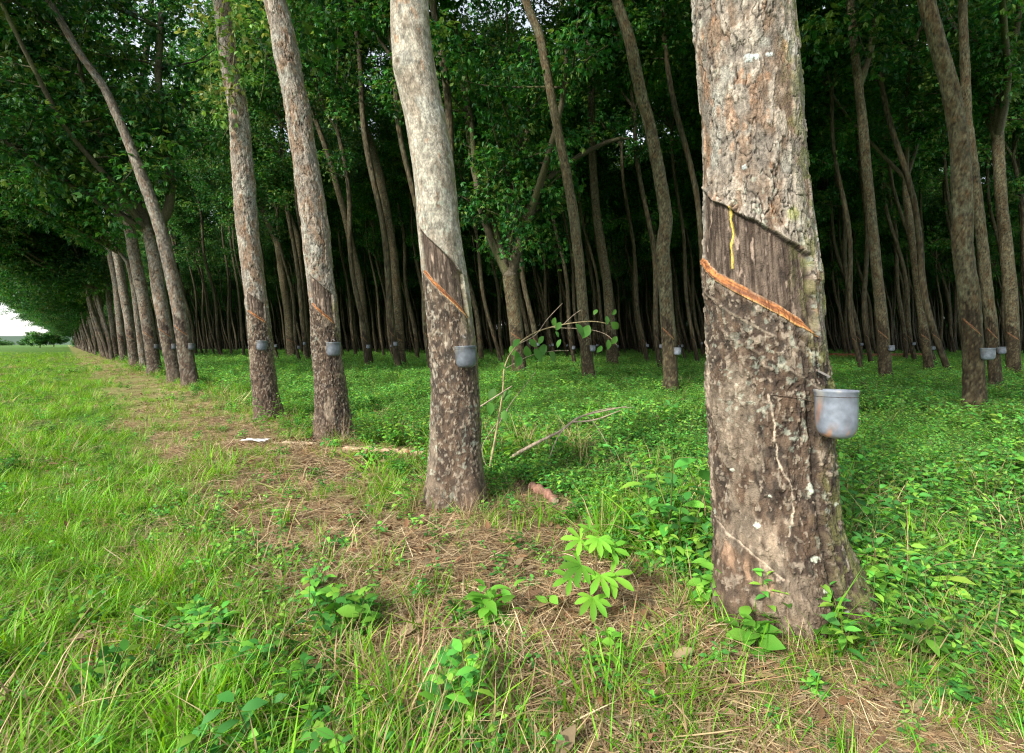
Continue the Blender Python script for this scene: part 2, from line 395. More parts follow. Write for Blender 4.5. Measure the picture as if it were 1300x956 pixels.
# open field grass
p = sample(52000, 1.0, 90, .55, -60, 45)
c = cof(p)+1.5*(nz(p, .7, 41)-.5); yel = nz(p, .5, 42); thin = nz(p, 2.2, 47)
f = ss(1.1, .3, c)*(.35+.65*ss(.38, .5, thin))+.42*ss(.54, .63, nz(p, 1.4, 43))*(c > .8)*(c < 3.4)+.02*(c > 1)*(c < 3)
near = 1-.62*ss(4.0, 2.6, np.hypot(p[:, 0], p[:, 1]))*(cof(p) > .85)*(cof(p) < 2.8)
f = np.clip(f, 0, 1)*(c < 4.0)*near
put('field_grass', S_grass, prob(p, f*(1-.45*ss(.5, .65, yel))), .55, 1.1, .15, .035)
p = sample(26000, 1.0, 80, .5, -60, 50)
c = cof(p)+1.5*(nz(p, .7, 41)-.5); yel = nz(p, .5, 42)
f = ss(1.3, .3, c)*(.22+.6*ss(.5, .62, yel))+(.03+.30*ss(.54, .62, nz(p, 1.2, 58))+.35*ss(5, 9, p[:, 1])*ss(.40, .55, nz(p, .9, 60)))*(c > .6)*(c < 2.9)+.35*(c > 2.7)*(c < 4.4)
f = f*(1-.62*ss(4.0, 2.6, np.hypot(p[:, 0], p[:, 1]))*(cof(p) > .85)*(cof(p) < 2.8))
put('seeding_grass', S_mixed, prob(p, np.clip(f, 0, 1)*(c < 5)), .6, 1.2, .2, .035)
# dry standing grass along the tree row
p = sample(16000, 1.1, 70, .6, -60, 55)
c = cof(p)+1.2*(nz(p, .9, 44)-.5)
f = .5*np.exp(-((c-3.0)/.5)**2)*ss(.40, .6, nz(p, 1.8, 45))+.04*(c < 1)+.13*(c > 3.6)*(c < 30)*ss(.4, .6, nz(p, .6, 59))
put('dry_grass', S_dry, prob(p, f), .5, 1.15, .3, .03)
# straw mat on the verge
p = sample(18000, 1.0, 60, .5, -60, 55)
c = cof(p)+.8*(nz(p, .9, 46)-.5)
f = np.exp(-((c-1.85)/.92)**4)*(1-.6*ss(5, 9, p[:, 1]))+.12*(c < 1)+.07*(c > 3)
put('straw_litter', S_straw, prob(p, np.clip(f, 0, 1)), .8, 1.5, .04, .03)
p = sample(7000, 1.0, 50, .6, -60, 55)
c = cof(p); f = .5*np.exp(-((c-2.2)/1.1)**2)+.12+.22*(c > 3)
put('leaf_litter', S_litter, prob(p, f), .7, 1.2, .05, .02)
# small broad-leaved weeds in field and verge
p = sample(15000, 1.0, 40, .6, -60, 50)
c = cof(p); rn = np.hypot(p[:, 0], p[:, 1]); f = (.03+.18*ss(.54, .64, nz(p, 1.3, 48)))*(.35+.65*ss(1.5, 4, rn))*(1-.65*(c > .8))*(c < 2.4)*(1-.6*np.exp(-((c-1.9)/.5)**2))+.25*(c > 2.6)*(c < 3.8)
put('field_weeds', S_weed, prob(p, f), .6, 1.3, .2, .03)
p = sample(16000, 1.0, 30, .45, -60, 50)
c = cof(p); f = (.25+.75*ss(.45, .6, nz(p, 2.4, 81)))*(c < 3.2)*.8*(1-.55*(c > .95)*(c < 2.6))
put('tiny_weeds', S_tiny, prob(p, f), .6, 1.2, .25, .03)
p = sample(12000, 1.0, 30, .5, -60, 50)
c = cof(p); f = (.1+.9*ss(.47, .6, nz(p, 1.7, 82)))*(c < 1.4)*.7
put('matted_dry_grass', S_mat, prob(p, f), .6, 1.3, .2, .03)
# leafy ground cover inside the plantation
p = sample(62000, 1.6, 95, .35, -50, 57)
c = cof(p)+.9*(nz(p, .8, 49)-.5)
f = ss(3.1, 3.9, c)*(.30+.70*ss(.40, .52, nz(p, 1.3, 50)))
put('ground_cover', S_cover, prob(p, f), .75, 1.5, .2, .028)
p = sample(9000, 1.5, 60, .6, -55, 57)
c = cof(p); f = ss(2.5, 3.1, c)*(.75*ss(.42, .58, nz(p, 1.0, 51))+.3*(c < 4.3))
put('tall_weeds', S_tall, prob(p, f), .5, 1.25, .2, .01)
p = sample(9000, 1.4, 60, .6, -55, 57)
c = cof(p); f = (.85*ss(2.4, 2.9, c)*ss(5.5, 3.8, c)+.22*(c > 3.8))*ss(.42, .55, nz(p, 1.5, 53))
put('verge_grass', S_grass[5:]+S_dry[:1], prob(p, f), .9, 1.9, .2, .01)

# ------------------------------------------------------------ bark
def bark(phi, v, rad, seed, st):
    """displacement and colour of the bark at angle phi (0 faces the viewer side, + to the right) and height v"""
    p = np.stack([np.cos(phi)*rad, np.sin(phi)*rad, v], -1)+seed*3.7
    res = st.get('res', 1.0)
    n1 = fbm(p, (3, 3, 2), 3, seed); n2 = fbm(p, (13, 13, 8), 4, seed+1); n3 = fbm(p, (45, 45, 26), 3, seed+2)
    q = p+.02*np.stack([n2, n3, n2], -1)
    plate = np.abs(fbm(q, (34, 34, 13), 3, seed+3)-.5)
    crack = ss(.035, .0, plate)*ss(.35, .55, n1+.2*n2)
    fine = ss(.035, .0, np.abs(fbm(q, (75, 75, 34), 2, seed+4)-.5)); gr = fbm(p, (150, 150, 110), 2, seed+21)
    sm = st.get('smooth', 0)
    cg, cw, cp = A(.175, .15, .122), A(.18, .125, .085), A(.31, .27, .22)
    if sm: cg, cw, cp = A(.28, .255, .205), A(.22, .185, .14), A(.38, .35, .29)
    col = mix(cg+0*p, cw, ss(.4, .62, n2))
    flake = ss(.52, .60, fbm(q, (26, 26, 9), 4, seed+5)); col = mix(col, cp, flake*(.75 if not sm else .5)*st.get('flake', 1))
    col = mix(col, A(.30, .30, .26), ss(.60, .68, fbm(q, (9, 9, 7), 3, seed+6))*.5)
    col = mix(col, A(.27, .14, .07), ss(.68, .74, fbm(q, (24, 24, 12), 3, seed+12))*.5)
    if sm:
        ring = fbm(p, (4, 4, 90), 2, seed+7); col = col*(1+(ring-.5)*.3)[..., None]
        crack = crack*.15; fine = fine*.3
    col = col*((1-.8*crack-.45*fine*(.4+n2))*(.72+.56*ss(.25, .75, gr)))[..., None]
    disp = .004*(n2-.5)+.006*flake*(1-sm)-.006*crack-.002*fine+.003*(n3-.5)*(1-.6*sm)
    disp = disp+.035*rad/.2*(n1-.5)
    # tapped face
    if st.get('cut'):
        (pl, vl), (pr_, vr) = st['cut']; sl = (vr-vl)/(pr_-pl)
        vc = vl+sl*(phi-pl); jag = .012*(fbm(p, (20, 20, 3), 2, seed+8)-.5)
        top = vc+st.get('panel', .27)+jag*2
        inside = ss(pl-.03, pl+.05, phi)*ss(pr_+.05, pr_-.03, phi)
        pan = inside*ss(vc-.002, vc+.03, v)*ss(top+.006, top-.006, v)
        streak = fbm(p, (90, 90, 6), 3, seed+9)
        pc = mix(A(.042, .029, .021)+0*p, A(.13, .098, .074), ss(.38, .66, streak)*.8)
        pc = mix(pc, A(.24, .18, .14), ss(.62, .70, fbm(p, (60, 60, 18), 3, seed+10)))
        pc = pc*(1-.5*ss(.04, 0, np.abs(fbm(p, (90, 90, 10), 2, seed+19)-.5)))[..., None]
        col = mix(col, pc, pan); disp = disp*(1-.6*pan)-.011*pan+.003*(streak-.5)*pan
        lip = inside*ss(.02, 0, np.abs(v-top-.004)); disp = disp+.006*lip
        col = mix(col, A(.03, .022, .018), ss(.009, .002, np.abs(v-top+.004))*inside)
        # rough lip on the right-hand edge of the panel, and the dark channel to the cup
        rl = ss(.09, 0, np.abs(phi-pr_-.06))*ss(vc-.05, vc+.02, v)*ss(top+.02, top-.03, v); disp = disp+.008*rl
        ch = ss(.10, .02, np.abs(phi-pr_+.01+.05*(n2-.5)))*ss(vr+.03, vr-.02, v)*ss(st.get('cupz', 1.)-.10, st.get('cupz', 1.)+.02, v)
        col = mix(col, A(.05, .035, .028), ch*.85); disp = disp-.006*ch
        # old tapped bark under the cut: dark, mottled, with pale flecks
        below = ss(vc+.01, vc-.04, v)*ss(-2.2, -1.2, phi)*ss(2.2, 1.3, phi)
        below = np.maximum(below, ss(vr+.25, vr-.2, v)*.7)
        side = ss(-.15, -1.0, phi)*.35*ss(.2, .6, v)
        m1 = ss(.425, .50, fbm(q, (48, 48, 30), 4, seed+11)+.22*(fbm(p, (6, 6, 4), 3, seed+15)-.5)*2+st.get('dk', .20)+.07*ss(vc-.30, vc-.06, v)-side*.30+.05*ss(1.0, .5, v))
        dk = mix(A(.04, .027, .019)+0*p, A(.10, .065, .042), ss(.4, .6, n3))
        col = mix(col, dk, np.clip(m1*below*st.get('dark', .92), 0, 1))
        fl = ss(.60, .64, fbm(q, (75, 75, 50), 3, seed+13)); col = mix(col, A(.30, .245, .185), fl*below*.75)
        big = ss(.60, .65, fbm(q, (8, 8, 4), 5, seed+14)); col = mix(col, A(.30, .24, .175), big*below*.5)
        disp = disp+.010*(fbm(p, (30, 30, 16), 3, seed+16)-.5)*below+.003*fl*below
        for (dv) in st.get('scars', (.30, .62)):
            s_ = ss(.008, .002, np.abs(v-(vc-dv)-jag*2-.03*(n1-.5)))*inside; col = mix(col, A(.34, .28, .21), s_*.6*ss(.45, .6, n2)); disp = disp+.005*ss(.02, 0, np.abs(v-(vc-dv)))*inside
    if st.get('cut'): col = col*(1-.22*below)[..., None]
    # grey-green lichen and moss on the shaded side
    mo = ss(.55, 1.5, phi+.8*(n2-.5)+.5*(n3-.5))*ss(2.6, 2.0, phi)*st.get('moss', .6)
    col = mix(col, A(.105, .115, .035), mo*ss(.4, .55, n3))
    li = ss(.64, .67, fbm(q, (50, 50, 42), 3, seed+17))*ss(.45, .6, n1)*(1-(pan if st.get('cut') else 0)); col = mix(col, A(.36, .40, .32), li*st.get('lichen', .5)*.7)
    basef = ss(.35, 0, v); col = mix(col, A(.15, .10, .065), basef*.35)
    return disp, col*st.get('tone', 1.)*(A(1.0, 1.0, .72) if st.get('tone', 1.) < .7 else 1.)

def trunk_surface(path, st, seed):
    """path rows: x, y, z, r (z rising). returns f(phi, v) -> (points, colours)"""
    path = np.asarray(path, float); zz = path[:, 2]; zf = np.linspace(zz[0], zz[-1], 240)
    sp_ = []
    for j in (0, 1, 3):
        a = np.interp(zf, zz, path[:, j]); k = np.ones(9)/9; a2 = np.convolve(np.pad(a, 4, mode='edge'), k, 'valid'); sp_.append(a2)
    base_z = st.get('gz', 0.)
    face = st['face']
    def f(phi, v, extra=0., nobark=False):
        x = np.interp(v, zf, sp_[0]); y = np.interp(v, zf, sp_[1]); r = np.interp(v, zf, sp_[2])
        d, col = bark(phi, v-base_z, r, seed, st)
        h = v-base_z
        fl = ss(.45, -.05, h)
        r2 = r*(1+fl*(.13+.13*np.sin(phi*3+seed)+.09*np.sin(phi*5+2*seed))+.03*np.sin(2*phi+v*1.3+seed)+.02*np.sin(3*phi-v*2.1))
        for (bp_, bv, bs, ba) in st.get('knots', ()):
            dp = np.angle(np.exp(1j*(phi-bp_)))*r; q2 = (dp**2+(h-bv)**2)/bs**2
            r2 = r2+ba*np.exp(-q2)-ba*.9*np.exp(-q2*9)
            col = mix(col, A(.12, .08, .05), np.exp(-q2*6)*.7)
        if 'paint' in st: d, col = st['paint'](phi, h, d, col, r)
        rr = r2+d*st.get('amp', 1.)+extra
        ang = face+phi          # face: angle of the phi = 0 direction in the xy plane
        X = x+rr*np.cos(ang); Y = y+rr*np.sin(ang)
        return np.stack([X, Y, v], -1), col
    return f
def trunk_geo(g, f, z0, zdense, ztop, nphi, dz):
    v = np.r_[np.arange(z0, zdense, dz), np.linspace(zdense, ztop, max(3, int((ztop-zdense)/.12)))]
    phi = np.linspace(-np.pi, np.pi, nphi, endpoint=False)
    PH, VV = np.meshgrid(phi, v)
    Pp, col = f(PH, VV)
    g.add(Pp.reshape(-1, 3), grid_quads(len(v), nphi), col.reshape(-1, 3))
def cap(g, path):
    a, b = A(*path[-2]), A(*path[-1]); u = (b-a)[:3]/np.linalg.norm((b-a)[:3]); r = b[3]
    t = np.array([-.12, 0, .08, .2, .32, .4]); V, Q = tube(b[:3]+u*(t[:, None]*r*2.6), r*np.array([.9, 1.03, 1.0, .82, .5, .02]), 14, .1)
    g.add(V, Q, A(.12, .10, .07))
def cut_geo(f, st, n=60, m=8, w=.034, tone=1.):
    (pl, vl), (pr_, vr) = st['cut']; gz = st.get('gz', 0)
    t = np.linspace(0, 1, n)[None]; s = np.linspace(0, 1, m)[:, None]
    phi = pl+(pr_-pl)*t+0*s; wid = w*(.45+.75*np.sin(np.clip(t*1.15, 0, 1)*np.pi*.62)); wid = wid*np.clip((1.02-t)*9, .25, 1)
    v = vl+(vr-vl)*t-.012*np.sin(t*np.pi)+s*wid+.012*(fbm(np.stack([t*16+0*s, s*3+0*t, 0*t+0*s], -1), 1, 3, 8)-.5)
    p0, _ = f(phi, v+gz)
    cen, _ = f(phi, v*0+vl+gz)
    ang = st['face']+phi
    out = np.stack([np.cos(ang), np.sin(ang), 0*ang], -1)
    nn = fbm(np.stack([t*9+0*s, s*7+0*t, 0*t+0*s], -1), 1, 3, 5)
    V = p0+out*(.001+.005*(1-s)+.004*nn)[..., None]
    c = mix(A(.42, .165, .05)+0*V, A(.17, .065, .028), ss(.35, .6, nn))
    c = mix(c, A(.62, .38, .16), ss(.15, .0, s+0*t)*.8); c = mix(c, A(.40, .26, .16), ss(.8, 1, s+.4*(nn-.5)+0*t)*.8)
    st2 = fbm(np.stack([t*14+s*2, s*40+0*t, 0*t+0*s], -1), 1, 2, 9); c = c*(.2+1.15*st2)[..., None]*tone
    # close the strip with edges turned back into the trunk
    Vb = p0[:1]-out[:1]*.004; Vt = p0[-1:]-out[-1:]*.004
    V = np.concatenate([Vb, V, Vt]); c = np.concatenate([c[:1], c, c[-1:]])
    g = G(); g.add(V.reshape(-1, 3), grid_quads(m+2, n, False), c.reshape(-1, 3)); return g

# ------------------------------------------------------------ crowns
LG = np.array([(.030, .128, .024), (.022, .094, .023), (.045, .165, .027), (.02, .078, .026), (.068, .20, .03), (.10, .17, .035)])
def leaf_clusters(g, cen, nleaf, rad, size=.15, hi=False, cols=LG):
    cen = np.asarray(cen); k = len(cen)
    n = k*nleaf
    c0 = np.repeat(cen, nleaf, axis=0)
    off = rng.normal(size=(n, 3)); off = norm(off)*(rng.uniform(0, 1, (n, 1))**.6); off[:, 2] *= .6
    rr = np.repeat(rng.uniform(.6, 1.25, k)*rad, nleaf)[:, None]
    p = c0+off*rr
    base_d = norm(off+rng.normal(0, .5, (n, 3))+A(0, 0, -.25))
    shade = np.repeat(rng.uniform(.65, 1.4, k), nleaf)
    ci = np.clip(np.repeat(rng.integers(0, len(cols), k), nleaf)*(rng.uniform(0, 1, n) < .6)+rng.integers(0, len(cols), n)*(rng.uniform(0, 1, n) < .4), 0, len(cols)-1).astype(int)
    col = cols[ci]*(shade*rng.uniform(.8, 1.25, n))[:, None]
    up = np.tile(A(0, 0, 1), (n, 1))+rng.normal(0, .35, (n, 3))
    side = norm(np.cross(base_d, up))
    rows = LEAF_MD if hi else LEAF_LO
    for s in (-.75, 0, .75):
        D = base_d+side*s+rng.normal(0, .12, (n, 3))
        Lf = size*rng.uniform(.75, 1.2, n)
        V, Q = leaves(p, D, up, Lf, Lf*.42, rows, rng.uniform(.1, .5, n), rng.uniform(0, .4, n))
        g.add(V, Q, rep(col*rng.uniform(.9, 1.1, (n, 1)), len(rows)*2))
BK = A(.075, .062, .04)
def limb(g, pts, r0, r1, n=7, seed=0):
    m = max(5, int(len(pts)*3)); pp = spline(pts, m); V, Q = tube(pp, np.linspace(r0, r1, m), n, .15, seed)
    c = BK*(.7+.7*fbm(V, (6, 6, 4), 3, seed))[:, None]
    c = mix(c, A(.11, .12, .045), ss(.5, .65, fbm(V, (3, 3, 2), 2, seed+4))*.6)
    g.add(V, Q, c); return pp
def grow(gw, start, d, length, r, cen, lvl=0, out=None, droop=0.):
    """a limb with side branches; leaf-cluster centres are collected in cen"""
    d = d/np.linalg.norm(d); k = 6; pts = [start]; dd = d.copy()
    for i in range(k-1):
        dd = dd+rng.normal(0, .13, 3)+A(0, 0, .05-droop*i*.12)+(0 if out is None else out*.06); dd /= np.linalg.norm(dd); pts.append(pts[-1]+dd*length/(k-1))
    pp = limb(gw, pts, r, r*.35 if lvl == 0 else r*.3, 7 if lvl == 0 else 4, int(rng.integers(0, 99)))
    m = len(pp)
    if lvl == 0:
        for i in range(int(length*2.0)):
            t = rng.uniform(.12, 1); q = pp[int(t*(m-1))]
            a = rng.uniform(0, 6.283); b = A(math.cos(a), math.sin(a), rng.uniform(.0, .8)-droop)
            if out is not None: b = b+out*.5
            grow(gw, q, b, rng.uniform(1.3, 3.3), r*.28, cen, 1, None, droop)
        cen.append(pp[-1]); cen.append(pp[-3])
    else:
        for t in (.3, .55, .8, 1.0):
            cen.append(pp[int(t*(m-1))]+rng.normal(0, .22, 3))
        if length > 1.6: cen.append(pp[int(.35*(m-1))]+rng.normal(0, .3, 3))

def crown_for(gw, top, rtop, lean, nl=3, lens=(6, 9), out=None, droop=0., spread=.5):
    cen = []; a0 = rng.uniform(0, 6.283)
    for i in range(nl):
        a = a0+i*6.283/nl+rng.normal(0, .3); d = A(math.cos(a)*spread, math.sin(a)*spread, 1)+lean*1.0
        if out is not None: d = d+out*(.55 if i else 1.0)
        grow(gw, top-A(0, 0, .1), d, rng.uniform(*lens), rtop*.72, cen, 0, out, droop)
    return cen

LEAN = A(-.16, -.05, 0)
FIELD = norm(A(-1, -.869, 0))
def build_tree(label, group, loc, path_rel, st, seed, dense, nphi, dz, crown=None, limbs=(), leafsize=.165, nleaf=32, crad=.65, cut=True, mat=None, hi=False, name='rubber_tree', cutn=40):
    """path_rel: x, y, z, r relative to the foot of the tree"""
    root = thing(name, label, 'rubber tree', loc, group)
    f = trunk_surface(path_rel, st, seed); g = G()
    ztop = path_rel[-1][2]
    trunk_geo(g, f, -.12, min(dense, ztop-.05), ztop, nphi, dz)
    cap(g, path_rel)
    cen = []
    for lp, r0, r1, leafy in limbs:
        pp = limb(g, lp, r0, r1, 10, seed)
        if leafy:
            for i in range(leafy):
                q = pp[int(rng.uniform(.35, 1)*(len(pp)-1))]; a = rng.uniform(0, 6.283)
                grow(g, q, A(math.cos(a), math.sin(a), .4), rng.uniform(.9, 2.2), r1*.5, cen, 1)
            cen.append(pp[-1])
    if crown: cen += crown_for(g, A(*path_rel[-1][:3]), path_rel[-1][3], **crown)
    link('trunk', g.mesh('trunk', mat or M_bark), root)
    if cen:
        gl = G(); leaf_clusters(gl, cen, nleaf, crad, leafsize, hi); link('crown', gl.mesh('crown', M_leaf, False), root)
    if cut and st.get('cut'):
        link('tapping_cut', cut_geo(f, st, cutn, tone=1. if cutn > 30 else .6).mesh('tapping_cut', M_cut), root)
    return root, f

def path_from_px(base, pts, Z, rels=1.0, ztop=None, extra_lean=None):
    """picture-measured centre line (x, y, half width) at depth Z -> path relative to foot"""
    X0, Y0 = base; out = []
    for x, y, hw in sorted(pts, key=lambda a: -a[1]):
        q = P(x, y, Z); t = (x-CX)/F; r = hw*Z/F/math.sqrt(1+t*t)*rels
        out.append([q[0]-X0, q[1]-Y0, q[2], r])
    out = [o for o in out]
    if out[0][2] > 0: out.insert(0, [out[0][0], 0, -.15, out[0][3]*1.03])
    if ztop and out[-1][2] < ztop:
        a, b = out[-2], out[-1]; k = (b[0]-a[0])/(b[2]-a[2])*.7
        z = b[2]
        while z < ztop:
            z2 = min(z+1.2, ztop); l = out[-1]; out.append([l[0]+k*(z2-z), l[1]-.03*(z2-z), z2, max(l[3]*.965, .04)]); z = z2
    return out

# ------------------------------------------------------------ latex cups
def cup_geo(r=.07, h=.145, rust=False, tone=1.):
    n = 40; prof = [(0, 0), (.30, .003), (.55, .02), (.74, .06), (.87, .13), (.95, .24), (.98, .38), (1.0, .65), (1.01, .93), (1.04, .945), (1.05, .99), (1.035, 1.0), (.99, .995), (.97, .9), (.94, .4), (.85, .2), (.5, .09), (0, .06)]
    a = np.linspace(0, 2*np.pi, n, endpoint=False); V = []
    for pr_, pz in prof: V.append(np.stack([pr_*r*np.cos(a), pr_*r*np.sin(a), a*0+pz*h], -1))
    V = np.stack(V); c = np.tile(A(.15, .17, .205), V.shape[:2]+(1,))
    nn = fbm(V, 30, 3, 77); c = c*(.75+.5*nn)[..., None]
    if rust:
        ang = np.arctan2(V[..., 1], V[..., 0])
        m = ss(.66, .74, fbm(V, (60, 60, 25), 3, 71)+.22*np.exp(-((ang+2.5)/.3)**2)); c = mix(c, A(.24, .13, .08), m*.75)
        ln = ss(.004, .001, np.abs(V[..., 2]-h*.63-.012*(nn-.5)))*ss(-1.3, -1.6, ang)*ss(-2.7, -2.5, ang); c = mix(c, A(.10, .04, .02), ln)
        m = ss(.3, .1, V[..., 2]/h)*ss(.55, .62, nn); c = mix(c, A(.30, .16, .09), m)
    else:
        m = ss(.6, .72, fbm(V, 25, 3, 72)); c = mix(c, A(.10, .09, .09), m*.6)
    crust = ss(.5, .62, fbm(V, (30, 30, 14), 3, 74))*ss(h*.80, h, V[..., 2]); c = c*tone; c = mix(c, A(.42, .38, .30), crust*.55)
    g = G(); g.add(V.reshape(-1, 3), grid_quads(len(prof), n), c.reshape(-1, 3)); return g
cup_mesh = cup_geo().mesh('cup_body', M_cup); cup_mesh_m = cup_geo(tone=.62).mesh('cup_body', M_cup); cup_mesh_d = cup_geo(tone=.28).mesh('cup_body', M_cup); cup_mesh_r = cup_geo(.070, .178, True).mesh('cup_body', M_cup)
def wire_mesh(r, back):
    g = G(); a = np.linspace(-.3, np.pi+.3, 14)
    pts = [A(-back, -.02, .03)]+[A(0*math.cos(t)+0, 0, 0) for t in ()]
    ring = np.stack([np.cos(np.linspace(0, 6.283, 24))*r*1.012, np.sin(np.linspace(0, 6.283, 24))*r*1.012, np.full(24, .0)], -1)
    V, Q = tube(ring, np.full(24, .0011), 5, 0); g.add(V, Q, A(.05, .035, .03)); return g.mesh('wire_holder', M_wood)
wire_small = wire_mesh(.07, .1)
wire_big = wire_mesh(.070, .1)
def place_cup(pos, label, group=None, scale=1., big=False, tint=None, rz=0, tilt=0):
    t = thing('latex_cup', label, 'latex cup', pos, group, rz); t.rotation_euler = (tilt+R_.uniform(-.07, .07), R_.uniform(-.05, .05), rz)
    b = link('cup_body', cup_mesh_r if big else (cup_mesh_d if ('dark' in label or 'black' in label) else (cup_mesh_m if ('matte' in label or 'blotchy' in label or 'dull' in label) else cup_mesh)), t)
    wz = (.178 if big else .145)*.86
    wv = link('wire_holder', wire_big if big else wire_small, t); wv.location = (0, 0, wz)
    t.scale = (scale,)*3
    return t

# ------------------------------------------------------------ front-row trees
def foot(x, y):
    X, Z = ground_at(x, y); return X, Z, float(gh(X, Z))
ORD = []
# --- tree one (the big trunk at the right)
Z1 = 2.07
pts1 = [(944, 0, 64), (948, 100, 64), (953, 200, 65), (958, 300, 67.5), (965, 400, 72), (974, 500, 76), (978, 600, 79), (985, 700, 83), (997, 785, 88)]
X1 = (997-CX)/F*Z1; gz1 = float(gh(X1, Z1))
path1 = path_from_px((X1, Z1), pts1, Z1, 1.0, 5.6)
face1 = math.atan2(-Z1, -(959-CX)/F*Z1)
def sf1(x, y):            # picture position on trunk one -> (phi, height)
    ys_ = [p[1] for p in pts1]; cx = np.interp(y, ys_, [p[0] for p in pts1]); hw = np.interp(y, ys_, [p[2] for p in pts1])
    return math.asin(max(-.98, min(.98, (x-cx)/hw))), CH+(HZ-y)/F*(Z1-.14)-gz1
def paint1(phi, v, d, col, r):
    p = np.stack([np.cos(phi)*r, np.sin(phi)*r, v], -1)
    def seg(line, wd):
        best = np.full(phi.shape, 9.); wq = .02*(fbm(p, 22, 3, 67)-.5); wv = .014*(fbm(p, 28, 3, 68)-.5)
        q = [sf1(*a) for a in line]
        for (a0, b0), (a1, b1) in zip(q, q[1:]):
            ax, ay, bx, by = a0*.2, b0, a1*.2, b1
            px, py = phi*.2+wq, v+wv; L2 = (bx-ax)**2+(by-ay)**2
            t = np.clip(((px-ax)*(bx-ax)+(py-ay)*(by-ay))/L2, 0, 1)
            best = np.minimum(best, np.hypot(px-ax-t*(bx-ax), py-ay-t*(by-ay)))
        return ss(wd, wd*.35, best+.004*(fbm(p, 60, 2, 61)-.5))
    # dried yellow latex trickle
    m = seg([(929, 262), (926, 275), (929, 295), (926, 315), (929, 338)], .0065); col = mix(col, A(.62, .47, .10), m*.9); d = d+.004*m
    m = seg([(905, 237), (905, 330)], .004); col = mix(col, A(.06, .04, .03), m*.7); d = d-.003*m
    m = seg([(975, 500), (980, 540), (984, 575), (1000, 610), (1004, 640), (999, 672)], .0038); col = mix(col, A(.44, .36, .27), m*.85)
    m = seg([(905, 668), (940, 690), (975, 712), (990, 724)], .005); col = mix(col, A(.40, .32, .24), m*.8); d = d-.004*m
    m = seg([(985, 660), (978, 735)], .05)*ss(.4, .5, fbm(p, (12, 12, 5), 3, 62)); col = mix(col, A(.36, .28, .20), m*.55)
    m = seg([(920, 700), (975, 735)], .04)*ss(.45, .6, fbm(p, (60, 60, 12), 2, 63)); col = mix(col, A(.30, .19, .12), m*.7)
    m = seg([(880+20, 440), (905, 650)], .035)*ss(.42, .55, fbm(p, (25, 25, 8), 3, 64)); col = mix(col, A(.42, .33, .25), m*.6)
    for (x, y, s) in ((1025, 612, .020), (1051, 636, .010), (1027, 697, .011), (908, 665, .010), (960, 664, .010), (950, 78, .018), (975, 76, .014), (958, 78, .012), (945, 214, .010), (975, 625, .007), (1040, 735, .010), (1000, 660, .006), (1062, 762, .008), (930, 600, .006)):
        a, b = sf1(x, y); q = np.hypot((phi-a)*.2, v-b)/s+2.0*(fbm(p, 90, 3, 65)-.5)
        m = ss(1.0, .7, q); cc_ = A(.43, .46, .37) if y > 300 else A(.42, .46, .44)
        col = mix(col, cc_, m*.9); d = d+.0025*m
    a, b = sf1(1000, 275); m = ss(1, .4, np.hypot((phi-a)*.2, v-b)/.035+1.0*(fbm(p, 60, 2, 66)-.5)); col = mix(col, A(.26, .28, .07), m*.6)
    # buttress fold down the right flank
    fold = np.exp(-((phi-.62-.16*(1-v))/.06)**2)*ss(1.25, .95, v); d = d-.016*fold; col = mix(col, A(.05, .035, .025), fold*.7)
    d = d+.034*np.exp(-((phi-1.15)/.38)**2)*ss(.55, -.05, v)**1.3+.02*np.exp(-((phi+1.0)/.4)**2)*ss(.3, -.05, v)
    return d, col
st1 = dict(face=face1, gz=0, cut=(sf1(892, 322), sf1(1026, 428)), panel=.30, amp=1.15, cupz=.90, dk=.21, moss=.9, scars=(.10, .2), knots=((.75, 1.97, .05, .006),), paint=paint1, dark=.9)
root1, f1 = build_tree('thickest rubber tree, nearest the camera, with a long orange tapping cut', None,
    (X1, Z1, gz1), path1, st1, 3, 2.75, 460, .0035, dict(lean=LEAN, nl=5, lens=(5, 8)), leafsize=.16, nleaf=40, cutn=220)
# --- trees two, three, four
defs = [
 (2, 3.39, (582, 648), [(520, 0, 25), (521, 50, 26.5), (527, 100, 29), (538, 150, 29), (548, 200, 28.5), (554, 250, 28), (557, 300, 29), (569, 400, 31), (574, 450, 32), (578, 500, 32), (580, 600, 34), (582, 645, 37)],
  'second rubber tree of the front row, pale smooth upper trunk with a knot', .9, (((-.95), 1.52), (.85, 1.225)), .29, 280, .006, dict(smooth=1, lichen=.8, knots=((-.75, 2.86, .06, .03), (.05, 1.98, .045, .008)))),
 (3, 5.72, (424, 562), [(348, 0, 15.5), (360, 50, 16), (363, 75, 18.5), (369, 100, 16.5), (379, 150, 16.5), (387, 200, 17.5), (395, 250, 18.5), (402, 300, 19), (406, 350, 18), (411, 400, 18.5), (415, 450, 19.5), (420, 500, 21), (424, 560, 23)],
  'third rubber tree in the front row, blotchy tan trunk with grey cup facing the field', .5, ((-.9, 1.50), (.75, 1.28)), .33, 180, .009, dict(flake=.8, lichen=.5, knots=((.1, 3.0, .06, .012), (-.3, 4.1, .09, .025)))),
 (4, 7.22, (341, 536), [(281, 0, 11), (286, 50, 11), (293, 100, 12), (304, 150, 13.5), (306.5, 200, 15), (310, 250, 16), (315, 300, 15.5), (321, 350, 14.5), (327, 400, 14.5), (331, 450, 15), (337, 500, 17), (341, 535, 18.5)],
  'fourth rubber tree in the front row, vine leaves wrapped round its upper trunk', .4, ((-.9, 1.50), (.7, 1.34)), .27, 140, .012, dict(flake=.7, knots=((-1.0, 2.9, .07, .02), (-.4, 2.2, .07, .015)))),
]
heroes = {}
